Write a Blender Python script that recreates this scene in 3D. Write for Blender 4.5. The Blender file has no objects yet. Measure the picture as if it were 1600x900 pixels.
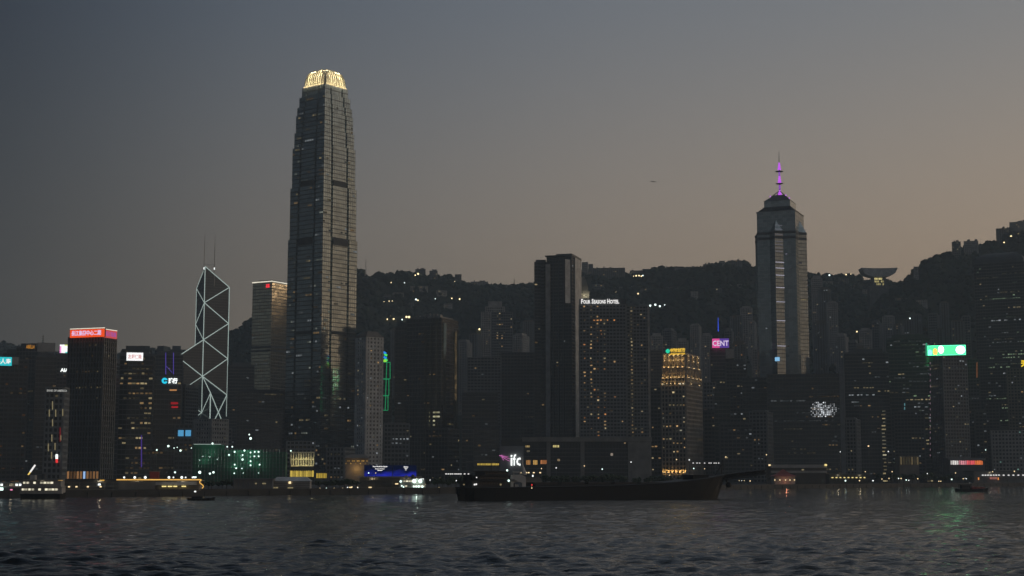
import bpy, math, random, numpy as np
from mathutils import Vector, Matrix, noise as mnoise
R_ = math.radians
SC = bpy.context.scene
COL = SC.collection

# ------------------------------------------------------------------ camera
F, HY, CZ = 2400.0, 745.0, 9.0            # focal length in photo pixels, horizon row, eye height
PITCH = math.atan((HY - 450) / F)
cd = bpy.data.cameras.new('camera'); cam = bpy.data.objects.new('camera', cd); COL.objects.link(cam)
cd.sensor_width = 36; cd.lens = 36 * F / 1600; cd.clip_start = .5; cd.clip_end = 30000
cam.location = (0, 0, CZ); cam.rotation_euler = (math.pi / 2 + PITCH, 0, 0)
SC.camera = cam
SC.view_settings.view_transform = 'Standard'; SC.view_settings.look = 'None'
SC.view_settings.exposure = 0; SC.view_settings.gamma = 1
SC.cycles.use_denoising = True
SC.cycles.max_bounces = 6; SC.cycles.volume_bounces = 0; SC.cycles.diffuse_bounces = 2; SC.cycles.glossy_bounces = 3
SC.cycles.sample_clamp_indirect = 3

# ------------------------------------------------------------------ dusk sky
W = bpy.data.worlds.new('World'); SC.world = W; W.use_nodes = True
nt = W.node_tree; nt.nodes.clear()
def nd(t, **k):
    n = nt.nodes.new(t)
    for a, b in k.items(): setattr(n, a, b)
    return n
tc = nd('ShaderNodeTexCoord'); sep = nd('ShaderNodeSeparateXYZ'); nt.links.new(tc.outputs['Generated'], sep.inputs[0])
at = nd('ShaderNodeMath', operation='ARCTAN2'); nt.links.new(sep.outputs[0], at.inputs[0]); nt.links.new(sep.outputs[1], at.inputs[1])
mr = nd('ShaderNodeMapRange'); mr.inputs[1].default_value = -math.pi; mr.inputs[2].default_value = math.pi
nt.links.new(at.outputs[0], mr.inputs[0])
def ramp(pts, interp='B_SPLINE'):
    r = nd('ShaderNodeValToRGB'); cr = r.color_ramp; cr.interpolation = interp
    while len(cr.elements) < len(pts): cr.elements.new(.5)
    for e, (p, c) in zip(cr.elements, pts): e.position = p; e.color = (*c, 1)
    return r
azd = lambda a: (a + 180) / 360
SKY_AZ = [(azd(-180), (.26, .355, .49)), (azd(-110), (.09, .145, .22)), (azd(-60), (.055, .09, .135)), (azd(-27), (.0, .035, .085)), (azd(-20), (.13, .18, .27)), (azd(-10), (.80, .84, .92)), (azd(4), (1.54, 1.44, 1.40)),
          (azd(22), (2.16, 1.86, 1.62)), (azd(55), (2.95, 2.36, 1.86)), (azd(95), (2.7, 2.2, 1.72)), (azd(125), (1.8, 1.5, 1.24)), (azd(155), (.62, .62, .66)), (azd(180), (.26, .355, .49))]
SKY_EL = [(0, (.285, .215, .145)), (.10, (.262, .214, .156)), (.2, (.178, .176, .166)), (.30, (.100, .123, .150)), (.5, (.085, .112, .150)), (1, (.07, .098, .14))]
r1 = ramp([(p, tuple(q / 3 for q in c)) for p, c in SKY_AZ]); nt.links.new(mr.outputs[0], r1.inputs[0])
r2 = ramp(SKY_EL); nt.links.new(sep.outputs[2], r2.inputs[0])
mx = nd('ShaderNodeMix', data_type='RGBA', blend_type='MULTIPLY'); mx.inputs[0].default_value = 1
nt.links.new(r1.outputs[0], mx.inputs[6]); nt.links.new(r2.outputs[0], mx.inputs[7])
bg = nd('ShaderNodeBackground'); bg.inputs[1].default_value = 3.36
nt.links.new(mx.outputs[2], bg.inputs[0])
wo = nd('ShaderNodeOutputWorld'); nt.links.new(bg.outputs[0], wo.inputs[0])

# afterglow of the sun that has just set to the right
sl = bpy.data.lights.new('sun', 'SUN'); sl.energy = .22; sl.angle = R_(12); sl.color = (1, .72, .45)
so = bpy.data.objects.new('sun', sl); COL.objects.link(so)
sdir = Vector((math.sin(R_(62)) * math.cos(R_(5)), math.cos(R_(62)) * math.cos(R_(5)), math.sin(R_(5))))
so.rotation_euler = sdir.to_track_quat('Z', 'Y').to_euler()

# ------------------------------------------------------------------ helpers
GZ = 2.5
cp_, sp_ = math.cos(PITCH), math.sin(PITCH)
def P(px, py, D):
    a = (px - 800) / F; b = -(py - 450) / F
    k = D / (cp_ - b * sp_)
    return Vector((a * k, D, CZ + (sp_ + b * cp_) * k))
def HZ(py, D): return P(800, py, D).z

class MB:
    def __init__(s): s.v = []; s.f = []; s.c = []; s.m = []
    def quad(s, pts, col=None, m=0):
        n = len(s.v); s.v += [tuple(p) for p in pts]; s.f.append(tuple(range(n, n + len(pts)))); s.c.append(col); s.m.append(m)
    def box(s, x0, x1, y0, y1, z0, z1, col=None, m=0):
        s.hexa([(x0, y0, z0), (x1, y0, z0), (x1, y1, z0), (x0, y1, z0), (x0, y0, z1), (x1, y0, z1), (x1, y1, z1), (x0, y1, z1)], col, m)
    def hexa(s, p, col=None, m=0):
        n = len(s.v); s.v += [tuple(q) for q in p]
        for f in ((0, 3, 2, 1), (4, 5, 6, 7), (0, 1, 5, 4), (1, 2, 6, 5), (2, 3, 7, 6), (3, 0, 4, 7)):
            s.f.append(tuple(n + i for i in f)); s.c.append(col); s.m.append(m)
    def prism(s, poly, z0, z1, col=None, m=0, top=None):
        n = len(s.v); k = len(poly); top = top or poly
        zt = z1 if isinstance(z1, (list, tuple)) else [z1] * k
        s.v += [(p[0], p[1], z0) for p in poly] + [(p[0], p[1], zt[i]) for i, p in enumerate(top)]
        for i in range(k):
            j = (i + 1) % k; s.f.append((n + i, n + j, n + k + j, n + k + i)); s.c.append(col); s.m.append(m)
        s.f.append(tuple(n + k + i for i in range(k))); s.c.append(col); s.m.append(m)
        s.f.append(tuple(n + k - 1 - i for i in range(k))); s.c.append(col); s.m.append(m)
    def bar(s, a, b, r, col=None, m=0, r2=None, k=4):
        a, b = Vector(a), Vector(b); d = (b - a)
        if d.length < 1e-6: return
        d.normalize(); u = d.orthogonal().normalized(); w = d.cross(u); n = len(s.v); r2 = r if r2 is None else r2
        for q, rr in ((a, r), (b, r2)):
            for i in range(k):
                t = 2 * math.pi * (i + .5) / k; s.v.append(tuple(q + u * rr * math.cos(t) + w * rr * math.sin(t)))
        for i in range(k):
            j = (i + 1) % k; s.f.append((n + i, n + j, n + k + j, n + k + i)); s.c.append(col); s.m.append(m)
        s.f.append(tuple(n + k - 1 - i for i in range(k))); s.f.append(tuple(n + k + i for i in range(k))); s.c += [col, col]; s.m += [m, m]
    def ball(s, c, r, col=None, m=0, sx=1, sy=1, sz=1, nu=8, nv=5):
        n = len(s.v)
        for j in range(1, nv):
            t = math.pi * j / nv
            for i in range(nu):
                p = 2 * math.pi * i / nu
                s.v.append((c[0] + r * sx * math.sin(t) * math.cos(p), c[1] + r * sy * math.sin(t) * math.sin(p), c[2] + r * sz * math.cos(t)))
        s.v += [(c[0], c[1], c[2] + r * sz), (c[0], c[1], c[2] - r * sz)]
        T = n + (nv - 1) * nu
        for i in range(nu):
            j = (i + 1) % nu
            s.f.append((T, n + i, n + j)); s.f.append((T + 1, n + (nv - 2) * nu + j, n + (nv - 2) * nu + i)); s.c += [col, col]; s.m += [m, m]
            for q in range(nv - 2):
                s.f.append((n + q * nu + i, n + (q + 1) * nu + i, n + (q + 1) * nu + j, n + q * nu + j)); s.c.append(col); s.m.append(m)
    def lathe(s, prof, k=16, c=(0, 0), col=None, m=0, sx=1, sy=1):
        n = len(s.v)
        for r, z in prof:
            for i in range(k):
                t = 2 * math.pi * i / k; s.v.append((c[0] + r * sx * math.cos(t), c[1] + r * sy * math.sin(t), z))
        for q in range(len(prof) - 1):
            for i in range(k):
                j = (i + 1) % k; s.f.append((n + q * k + i, n + q * k + j, n + (q + 1) * k + j, n + (q + 1) * k + i)); s.c.append(col); s.m.append(m)
        s.f.append(tuple(n + k - 1 - i for i in range(k))); s.f.append(tuple(n + (len(prof) - 1) * k + i for i in range(k))); s.c += [col, col]; s.m += [m, m]
    def mesh(s, name, mat, smooth=False):
        me = bpy.data.meshes.new(name); me.from_pydata(s.v, [], s.f)
        for m in (mat if isinstance(mat, (list, tuple)) else [mat]): me.materials.append(m)
        if any(s.m): me.polygons.foreach_set('material_index', s.m)
        if any(c is not None for c in s.c):
            a = me.attributes.new('glow', 'FLOAT_COLOR', 'FACE')
            a.data.foreach_set('color', [x for c in s.c for x in ((*(c or (0, 0, 0)), 1))])
        if smooth: me.polygons.foreach_set('use_smooth', [True] * len(s.f))
        me.update(); return me
    def build(s, name, mat, parent=None, kind=None, smooth=False):
        if not s.f: return None
        return link(name, s.mesh(name, mat, smooth), parent, kind)
def link(name, me, parent=None, kind=None):
    o = bpy.data.objects.new(name, me); COL.objects.link(o)
    if parent: o.parent = parent
    if kind: o['kind'] = kind
    return o
def thing(name, label, cat, loc=(0, 0, 0), rz=0, group=None):
    o = bpy.data.objects.new(name, None); COL.objects.link(o); o.location = loc; o.rotation_euler = (0, 0, rz)
    o['label'] = label; o['category'] = cat
    if group: o['group'] = group
    return o
def tag(o, label, cat, group=None, kind=None):
    if label: o['label'] = label
    if cat: o['category'] = cat
    if group: o['group'] = group
    if kind: o['kind'] = kind
    return o
def copy_thing(src, loc, rz=None, label=None, sc=None):
    kids = {}
    for q in COL.objects:
        if q.parent: kids.setdefault(q.parent.name, []).append(q)
    def cp(o, par):
        c = o.copy(); COL.objects.link(c); c.parent = par
        for ch in kids.get(o.name, []): cp(ch, c)
        return c
    r = cp(src, None); r.location = loc
    if rz is not None: r.rotation_euler = (0, 0, rz)
    if label: r['label'] = label
    if sc: r.scale = (sc, sc, sc)
    return r

# ------------------------------------------------------------------ materials
def mat(name, col, rough=.6, metal=0., ior=1.45, var=.25, scale=.15, bump=0, coat=0):
    m = bpy.data.materials.new(name); m.use_nodes = True; t = m.node_tree; b = t.nodes['Principled BSDF']
    b.inputs['Roughness'].default_value = rough; b.inputs['Metallic'].default_value = metal; b.inputs['IOR'].default_value = ior
    tcn = t.nodes.new('ShaderNodeTexCoord'); nz = t.nodes.new('ShaderNodeTexNoise'); nz.inputs['Scale'].default_value = scale; nz.inputs['Detail'].default_value = 5
    t.links.new(tcn.outputs['Object'], nz.inputs['Vector'])
    r = t.nodes.new('ShaderNodeValToRGB'); e = r.color_ramp.elements
    e[0].position = .3; e[1].position = .7
    e[0].color = (*[c * (1 - var) for c in col], 1); e[1].color = (*[min(1, c * (1 + var)) for c in col], 1)
    t.links.new(nz.outputs[0], r.inputs[0]); t.links.new(r.outputs[0], b.inputs['Base Color'])
    if bump:
        bp = t.nodes.new('ShaderNodeBump'); bp.inputs['Strength'].default_value = bump; bp.inputs['Distance'].default_value = .3
        t.links.new(nz.outputs[0], bp.inputs['Height']); t.links.new(bp.outputs[0], b.inputs['Normal'])
    return m
def glow(name, col, st=1., sample=False):
    m = bpy.data.materials.new(name); m.use_nodes = True; t = m.node_tree; t.nodes.clear()
    e = t.nodes.new('ShaderNodeEmission'); e.inputs[0].default_value = (*col, 1); e.inputs[1].default_value = st
    o = t.nodes.new('ShaderNodeOutputMaterial'); t.links.new(e.outputs[0], o.inputs[0])
    m.cycles.emission_sampling = 'AUTO' if sample else 'NONE'
    return m
def glass(name, col, ior=1.6, rough=.07, sc=.22, metal=0.):
    # curtain-wall glass: panes are never quite coplanar, so the reflection breaks from pane to pane
    m = bpy.data.materials.new(name); m.use_nodes = True; t = m.node_tree; b = t.nodes['Principled BSDF']
    b.inputs['Roughness'].default_value = rough; b.inputs['IOR'].default_value = ior
    if metal:   # metal-coated panes: a metallic reflection over dark glass
        b.inputs['Metallic'].default_value = metal; col = tuple(q * .9 for q in col)
    tcn = t.nodes.new('ShaderNodeTexCoord'); vo = t.nodes.new('ShaderNodeTexVoronoi'); vo.inputs['Scale'].default_value = sc; vo.distance = 'CHEBYCHEV'; vo.inputs['Randomness'].default_value = .4
    t.links.new(tcn.outputs['Object'], vo.inputs['Vector'])
    mixc = t.nodes.new('ShaderNodeMix'); mixc.data_type = 'RGBA'; mixc.blend_type = 'MULTIPLY'; mixc.inputs[0].default_value = .35
    mixc.inputs[6].default_value = (*col, 1); bw = t.nodes.new('ShaderNodeSeparateColor'); t.links.new(vo.outputs['Color'], bw.inputs[0]); t.links.new(bw.outputs[0], mixc.inputs[7]); t.links.new(mixc.outputs[2], b.inputs['Base Color'])
    geo = t.nodes.new('ShaderNodeNewGeometry')
    vm = t.nodes.new('ShaderNodeVectorMath'); vm.operation = 'SUBTRACT'; vm.inputs[1].default_value = (.5, .5, .5); t.links.new(vo.outputs['Color'], vm.inputs[0])
    vs = t.nodes.new('ShaderNodeVectorMath'); vs.operation = 'SCALE'; vs.inputs['Scale'].default_value = .02; t.links.new(vm.outputs[0], vs.inputs[0])
    va = t.nodes.new('ShaderNodeVectorMath'); va.operation = 'ADD'; t.links.new(geo.outputs['Normal'], va.inputs[0]); t.links.new(vs.outputs[0], va.inputs[1])
    vn = t.nodes.new('ShaderNodeVectorMath'); vn.operation = 'NORMALIZE'; t.links.new(va.outputs[0], vn.inputs[0]); t.links.new(vn.outputs[0], b.inputs['Normal'])
    return m
M = dict(
    glass=glass('dark_glass', (.030, .036, .040)), glass2=glass('grey_glass', (.05, .052, .052), 1.75, .12), glassg=glass('green_glass', (.02, .038, .036), 1.6),
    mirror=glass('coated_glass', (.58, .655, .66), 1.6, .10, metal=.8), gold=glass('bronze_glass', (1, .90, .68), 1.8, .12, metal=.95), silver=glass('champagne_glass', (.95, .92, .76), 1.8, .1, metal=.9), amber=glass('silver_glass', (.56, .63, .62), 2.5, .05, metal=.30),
    wind=glass('window_glass', (.02, .022, .025), 1.5, .1, .4),
    metal=mat('dark_metal', (.125, .135, .145), .42, .4), alu=mat('aluminium', (.30, .31, .31), .38, .6), conc=mat('concrete', (.28, .265, .24), .85),
    pale=mat('pale_concrete', (.46, .435, .40), .85), brown=mat('brown_cladding', (.22, .19, .16), .8), grey=mat('grey_cladding', (.23, .24, .245), .75),
    dark=mat('dark_cladding', (.10, .107, .112), .7), white=mat('white_paint', (.66, .64, .60), .6), tile=mat('tiled_wall', (.34, .30, .255), .8),
    green=mat('green_netting', (.02, .19, .10), .9), red=mat('red_paint', (.35, .04, .03), .55), hull=mat('black_hull', (.010, .010, .011), .6, scale=.5), steel=mat('weathered_steel', (.035, .037, .04), .6),
    deck=mat('ship_deck', (.07, .06, .05), .8), trunk=mat('bark', (.07, .05, .035), .9), leaf=mat('leaf', (.04, .065, .03), .9, scale=.4, var=.4), wood=mat('hill_foliage', (.038, .052, .034), .95, scale=.02, var=.5),
    soil=mat('hill_soil', (.05, .055, .04), .95, scale=.01, var=.4), land=mat('asphalt', (.05, .05, .05), .9, scale=.05), stone=mat('granite', (.055, .054, .05), .7), fin=mat('crown_fin_metal', (.72, .66, .5), .5, .1),
    skin=mat('skin', (.3, .2, .14), .7), cloth=mat('work_cloth', (.06, .07, .12), .9),
)
def attr_glow(name='window_and_glint_glow', st=1.):
    m = bpy.data.materials.new(name); m.use_nodes = True; t = m.node_tree; t.nodes.clear()
    a = t.nodes.new('ShaderNodeAttribute'); a.attribute_name = 'glow'
    e = t.nodes.new('ShaderNodeEmission'); t.links.new(a.outputs['Color'], e.inputs[0]); e.inputs[1].default_value = st
    o = t.nodes.new('ShaderNodeOutputMaterial'); t.links.new(e.outputs[0], o.inputs[0]); m.cycles.emission_sampling = 'NONE'
    return m
M['lit'] = attr_glow()
WARM, YEL, COOL, TEAL, ORG, RED = (1, .62, .26), (1, .8, .42), (.85, .95, 1), (.35, .9, .8), (1, .42, .12), (1, .08, .06)
G = dict(white=glow('white_lamp', (.95, 1, .97), 1.6), cool=glow('cool_lamp', (.75, 1, .9), 2.2), warm=glow('warm_lamp', (1, .75, .4), 1.5), yel=glow('yellow_lamp', (1, .8, .3), 1.2),
         led=glow('led_tube', (.70, .86, .80), .62), purple=glow('purple_tube', (.20, .12, .9), .4), blue=glow('blue_tube', (.05, .12, 1), .9), mag=glow('magenta_light', (.62, .12, .95), 1.1),
         greenl=glow('green_tube', (.02, .55, .2), .5), redl=glow('red_lamp', (1, .05, .05), .9), textw=glow('white_letter', (1, .98, .95), 1.1), gold=glow('gold_letter', (1, .62, .06), 1.0),
         gstring=glow('gold_string', (1, .55, .12), 1.0), dim=glow('dim_strip', (.9, .75, .4), .25), ltop=glow('roof_line', (1, .93, .75), 1.0))

# ------------------------------------------------------------------ building kit
PRE = dict(
    glass=dict(core='glass', bandm='metal', pierm='metal', fl=4.0, bay=3.2, band=(.9, .14), pier=(.22, .22)),
    glass2=dict(core='glass2', bandm='dark', pierm='metal', fl=4.0, bay=3.2, band=(1.1, .14), pier=(.25, .24)),
    mirror=dict(core='mirror', bandm='metal', pierm='metal', fl=4.0, bay=3.4, band=(.8, .14), pier=(.3, .26)),
    glassg=dict(core='glassg', bandm='dark', pierm='metal', fl=4.2, bay=4, band=(1.2, .2), pier=(.3, .3)),
    conc=dict(core='wind', bandm='conc', pierm='conc', fl=3.7, bay=3.6, band=(1.7, .5), pier=(1.6, .6)),
    tile=dict(core='wind', bandm='tile', pierm='tile', fl=3.6, bay=3.3, band=(1.8, .5), pier=(1.6, .6)),
    brown=dict(core='wind', bandm='brown', pierm='brown', fl=3.6, bay=3.4, band=(1.6, .5), pier=(1.3, .7)),
    grey=dict(core='wind', bandm='grey', pierm='grey', fl=3.8, bay=3.4, band=(1.6, .4), pier=(1.0, .55)),
    dark=dict(core='wind', bandm='dark', pierm='dark', fl=3.8, bay=3.6, band=(1.6, .4), pier=(.8, .55)),
    resi=dict(core='wind', bandm='brown', pierm='grey', fl=3.0, bay=3.8, band=(1.5, .35), pier=(1.8, .8)),
    pale=dict(core='wind', bandm='pale', pierm='pale', fl=3.4, bay=3.4, band=(1.7, .45), pier=(1.5, .6)),
    white=dict(core='wind', bandm='white', pierm='white', fl=3.4, bay=3.4, band=(1.7, .45), pier=(1.5, .6)),
    stripe=dict(core='glass', bandm='dark', pierm='metal', fl=3.9, bay=2.6, band=(1.1, .2), pier=(.7, .8)),
)
def edges(poly):
    for i in range(len(poly)):
        p, q = Vector(poly[i]), Vector(poly[(i + 1) % len(poly)]); L = (q - p).length
        if L < .05: continue
        u = (q - p) / L; yield i, p, u, Vector((u.y, -u.x)), L
def seen(root, p, n, rz):
    c, s = math.cos(rz), math.sin(rz)
    wp = Vector((root[0] + c * p.x - s * p.y, root[1] + s * p.x + c * p.y)); wn = Vector((c * n.x - s * n.y, s * n.x + c * n.y))
    return wn.dot(-wp.normalized()) > -.12
def ubox(mb, p, u, n, u0, u1, z0, z1, n0, n1, col=None):
    a, b = p + u * u0, p + u * u1
    A, B, C, D_ = a + n * n1, b + n * n1, b + n * n0, a + n * n0
    mb.hexa([(A.x, A.y, z0), (B.x, B.y, z0), (C.x, C.y, z0), (D_.x, D_.y, z0), (A.x, A.y, z1), (B.x, B.y, z1), (C.x, C.y, z1), (D_.x, D_.y, z1)], col)
def facade(parts, poly, z0, z1, sp, rnd, rootxy, rz, lit=None, louvre=()):
    nf = max(1, round((z1 - z0) / sp['fl'])); fh = (z1 - z0) / nf
    bh, bp = sp['band']; pw, pp = sp['pier']
    for i, p, u, n, L in edges(poly):
        if not seen(rootxy, p, n, rz): continue
        nb = max(1, round(L / sp['bay'])); bw = L / nb; e = i * .004
        for k in range(nf): ubox(parts['band'], p, u, n, 0, L, z0 + k * fh + e, z0 + k * fh + bh + e, 0, bp)
        ubox(parts['band'], p, u, n, 0, L, z1 - .25 + e, z1 + .6 + e, -.2, bp + .05)
        for j in range(nb + 1):
            c = min(max(j * bw, pw / 2), L - pw / 2); ubox(parts['pier'], p, u, n, c - pw / 2, c + pw / 2, z0, z1 + .3 + e, 0, pp)
        if not lit: continue
        lo, hi = lit.get('b', (.04, .5)); lo = max(lo, .04); hi = max(hi, .12); pal = lit.get('pal', (WARM, YEL, COOL))
        cells = {}
        for k in range(nf):
            fz = (k + .5) / nf
            if not (lit.get('z', (0, 1))[0] <= fz <= lit.get('z', (0, 1))[1]): continue
            for _ in range((rnd.random() < lit.get('runs', 0) * 2.5) + (rnd.random() < lit.get('runs', 0) * 1.5)):
                c = rnd.choice(pal); b = lo * .6 + (hi - lo * .6) * rnd.random() ** 2.3; a = rnd.randrange(nb); l = max(2, int(nb * rnd.uniform(.15, .9)))
                for j in range(a, min(nb, a + l)):
                    if rnd.random() < .72: cells[k, j] = (c, b * rnd.uniform(.25, 1.25))
            for j in range(nb):
                pr = lit.get('p', .02) * 2.2 * (lit['colw'](j / nb) if 'colw' in lit else 1)
                if rnd.random() < pr: cells[k, j] = (rnd.choice(pal), lo + (hi - lo) * rnd.random() ** 2.2)
        for (k, j), (c, b) in cells.items():
            a0, a1 = j * bw + pw / 2 + .05, (j + 1) * bw - pw / 2 - .05
            sh = rnd.uniform(.55, 1) * (a1 - a0); a0 += rnd.random() * (a1 - a0 - sh); a1 = a0 + sh
            if lit.get('w'): mid = (a0 + a1) / 2; a0, a1 = mid - lit['w'] / 2, mid + lit['w'] / 2
            zz0 = z0 + k * fh + bh + .02; zz1 = min(z0 + (k + 1) * fh - .05, zz0 + rnd.uniform(1.0, 1.6))
            A, B = p + u * a0 + n * .03, p + u * a1 + n * .03
            parts['lit'].quad([(A.x, A.y, zz0), (B.x, B.y, zz0), (B.x, B.y, zz1), (A.x, A.y, zz1)], tuple(q * b for q in c))
class TW: pass
def fit(x0, xs, x1, yt, D, th=None, dep=None):
    L, S, R = P(x0, yt, D).x, P(xs, yt, D).x, P(x1, yt, D).x
    if xs >= x1 - .5 or xs <= x0 + .5:
        X = P((x0 + x1) / 2, yt, D).x; rz = -math.atan2(X, D); w = (R - L) / math.cos(rz) * 1.0; d = dep or min(w * .8, 45)
        c = Vector((X, D)) + Vector((-math.sin(rz), math.cos(rz))) * d / 2
        return w, d, rz, c
    def wd(t):
        a = math.cos(t) + L / D * math.sin(t); b = math.sin(t) - R / D * math.cos(t)
        return (S - L) / a, ((R - S) / b if b > .01 else 1e9)
    if th is None:
        th = min((R_(q / 2) for q in range(-40, 176)), key=lambda t: abs(math.log(max(1e-3, wd(t)[0]) / max(1e-3, wd(t)[1]))))
    else: th = R_(th)
    w, d = wd(th); d = dep or min(d, 80); rz = -th
    near = Vector((S, D)); ux = Vector((math.cos(rz), math.sin(rz))); uy = Vector((-math.sin(rz), math.cos(rz)))
    return w, d, rz, near - ux * w / 2 + uy * d / 2
def rect(w, d, cx=0, cy=0): return [(cx - w / 2, cy - d / 2), (cx + w / 2, cy - d / 2), (cx + w / 2, cy + d / 2), (cx - w / 2, cy + d / 2)]
def tower(name, label, x0, xs, x1, yt, D, st='glass', th=None, dep=None, lit=None, group=None, cat='building', zb=GZ, tiers=None, roof='box', poly=None, seed=None, **ov):
    w, d, rz, c = fit(x0, xs, x1, yt, D, th, dep)
    sp = dict(PRE[st]); sp.update(ov)
    t = TW(); t.w, t.d, t.rz, t.D = w, d, rz, D; zt = HZ(yt, D); t.h = zt - zb; t.zt = zt
    t.root = thing(name, label, cat, (c.x, c.y, zb), rz, group); t.c = c
    rnd = random.Random(f'{name}{x0}{yt}{seed}'); t.rnd = rnd
    parts = dict(band=MB(), pier=MB(), lit=MB()); core = MB()
    plan = poly(w, d) if poly else rect(w, d); t.plan = plan
    if roof == 'box': hh = t.h * .965 if t.h > 40 else t.h
    else: hh = t.h
    z = 0
    for sc, ytop in (tiers or [(1, None)]):
        z1 = hh if ytop is None else HZ(ytop, D) - zb
        pl = [(a * sc, b * sc) for a, b in plan]
        core.prism(pl, z, z1); facade(parts, pl, z, z1, sp, rnd, c, rz, lit); z = z1
    t.top = z; sc = tiers[-1][0] if tiers else 1
    core.build('wall', M[sp['core']], t.root)
    parts['band'].build('floor_band', M[sp['bandm']], t.root, 'stuff'); parts['pier'].build('pier', M[sp['pierm']], t.root, 'stuff')
    parts['lit'].build('lit_window', M['lit'], t.root, 'stuff')
    if roof == 'box' and t.h > 40:
        r = MB(); ph = t.h - hh
        r.box(-w * .36 * sc, w * .36 * sc, -d * .36 * sc, d * .36 * sc, hh, hh + ph)
        r.box(-w * .5 * sc, w * .5 * sc, -d * .5 * sc + .01, -d * .5 * sc + .4, hh + .7, hh + 1.4)
        for _ in range(4):
            a, b = rnd.uniform(-.42, .3) * w * sc, rnd.uniform(-.42, .3) * d * sc; q = rnd.uniform(.06, .14) * w
            r.box(a, a + q, b, b + q, hh, hh + ph * rnd.uniform(.3, .8))
        r.build('plant_room', M[sp['bandm']], t.root)
    return t
def text_mesh(body, w, h, depth, m, name='lettering', bold=0.):
    cu = bpy.data.curves.new('txt', 'FONT'); cu.body = body; cu.extrude = .02; cu.offset = bold; cu.align_x = 'CENTER'; cu.resolution_u = 2
    o = bpy.data.objects.new('txt', cu); COL.objects.link(o); dg = bpy.context.evaluated_depsgraph_get()
    me = bpy.data.meshes.new_from_object(o.evaluated_get(dg)); bpy.data.objects.remove(o); bpy.data.curves.remove(cu)
    n = len(me.vertices); a = np.empty(n * 3); me.vertices.foreach_get('co', a); a = a.reshape(-1, 3)
    lo, hi = a.min(0), a.max(0); b = np.empty_like(a)
    b[:, 0] = ((a[:, 0] - lo[0]) / (hi[0] - lo[0]) - .5) * w; b[:, 2] = (a[:, 1] - lo[1]) / (hi[1] - lo[1]) * h
    b[:, 1] = -(a[:, 2] - lo[2]) / max(1e-6, hi[2] - lo[2]) * depth
    me.vertices.foreach_set('co', b.ravel()); me.materials.clear(); me.materials.append(m); me.update(); me.name = name
    return me
def sign(name, label, x0, x1, y0, y1, D, panel, body=None, tm=None, tb=(.06, .2, .94, .8), yaw=None, cat='sign', bold=.02, depth=1.2, legs=0, kids=None):
    a, b = P(x0, y1, D), P(x1, y1, D); zt = P(x0, y0, D).z; c = (a + b) / 2; rz = -math.atan2(c.x, c.y) if yaw is None else R_(yaw)
    w = (b - a).length / max(.3, math.cos(rz + math.atan2(c.x, c.y))); h = zt - a.z
    t = thing(name, label, cat, c, rz)
    if panel is not None:
        m = MB(); m.box(-w / 2, w / 2, 0, depth, 0, h); m.build('panel', panel, t)
        fr = MB(); e = max(.15, h * .03)
        fr.box(-w / 2 - e, w / 2 + e, .1, depth + .1, -e, -.01); fr.box(-w / 2 - e, w / 2 + e, .1, depth + .1, h + .01, h + e)
        fr.box(-w / 2 - e, -w / 2 - .01, .1, depth + .1, 0, h); fr.box(w / 2 + .01, w / 2 + e, .1, depth + .1, 0, h); fr.build('frame', M['dark'], t)
    if body:
        o = link('lettering', text_mesh(body, w * (tb[2] - tb[0]), h * (tb[3] - tb[1]), .3, tm, bold=bold), t)
        o.location = (w * ((tb[0] + tb[2]) / 2 - .5), -.05, h * tb[1])
    if legs:
        m = MB()
        for q in (-.4, -.13, .13, .4): m.bar((q * w, depth * .5, -legs), (q * w, depth * .5, -.02), .25)
        m.build('post', M['metal'], t)
    t['w'] = w; t['h'] = h
    return t
def point(name, loc, e, col, parent=None, r=.3):
    l = bpy.data.lights.new(name, 'POINT'); l.energy = e; l.color = col; l.shadow_soft_size = r
    o = bpy.data.objects.new(name, l); COL.objects.link(o); o.location = loc
    if parent: o.parent = parent
    return o
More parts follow.
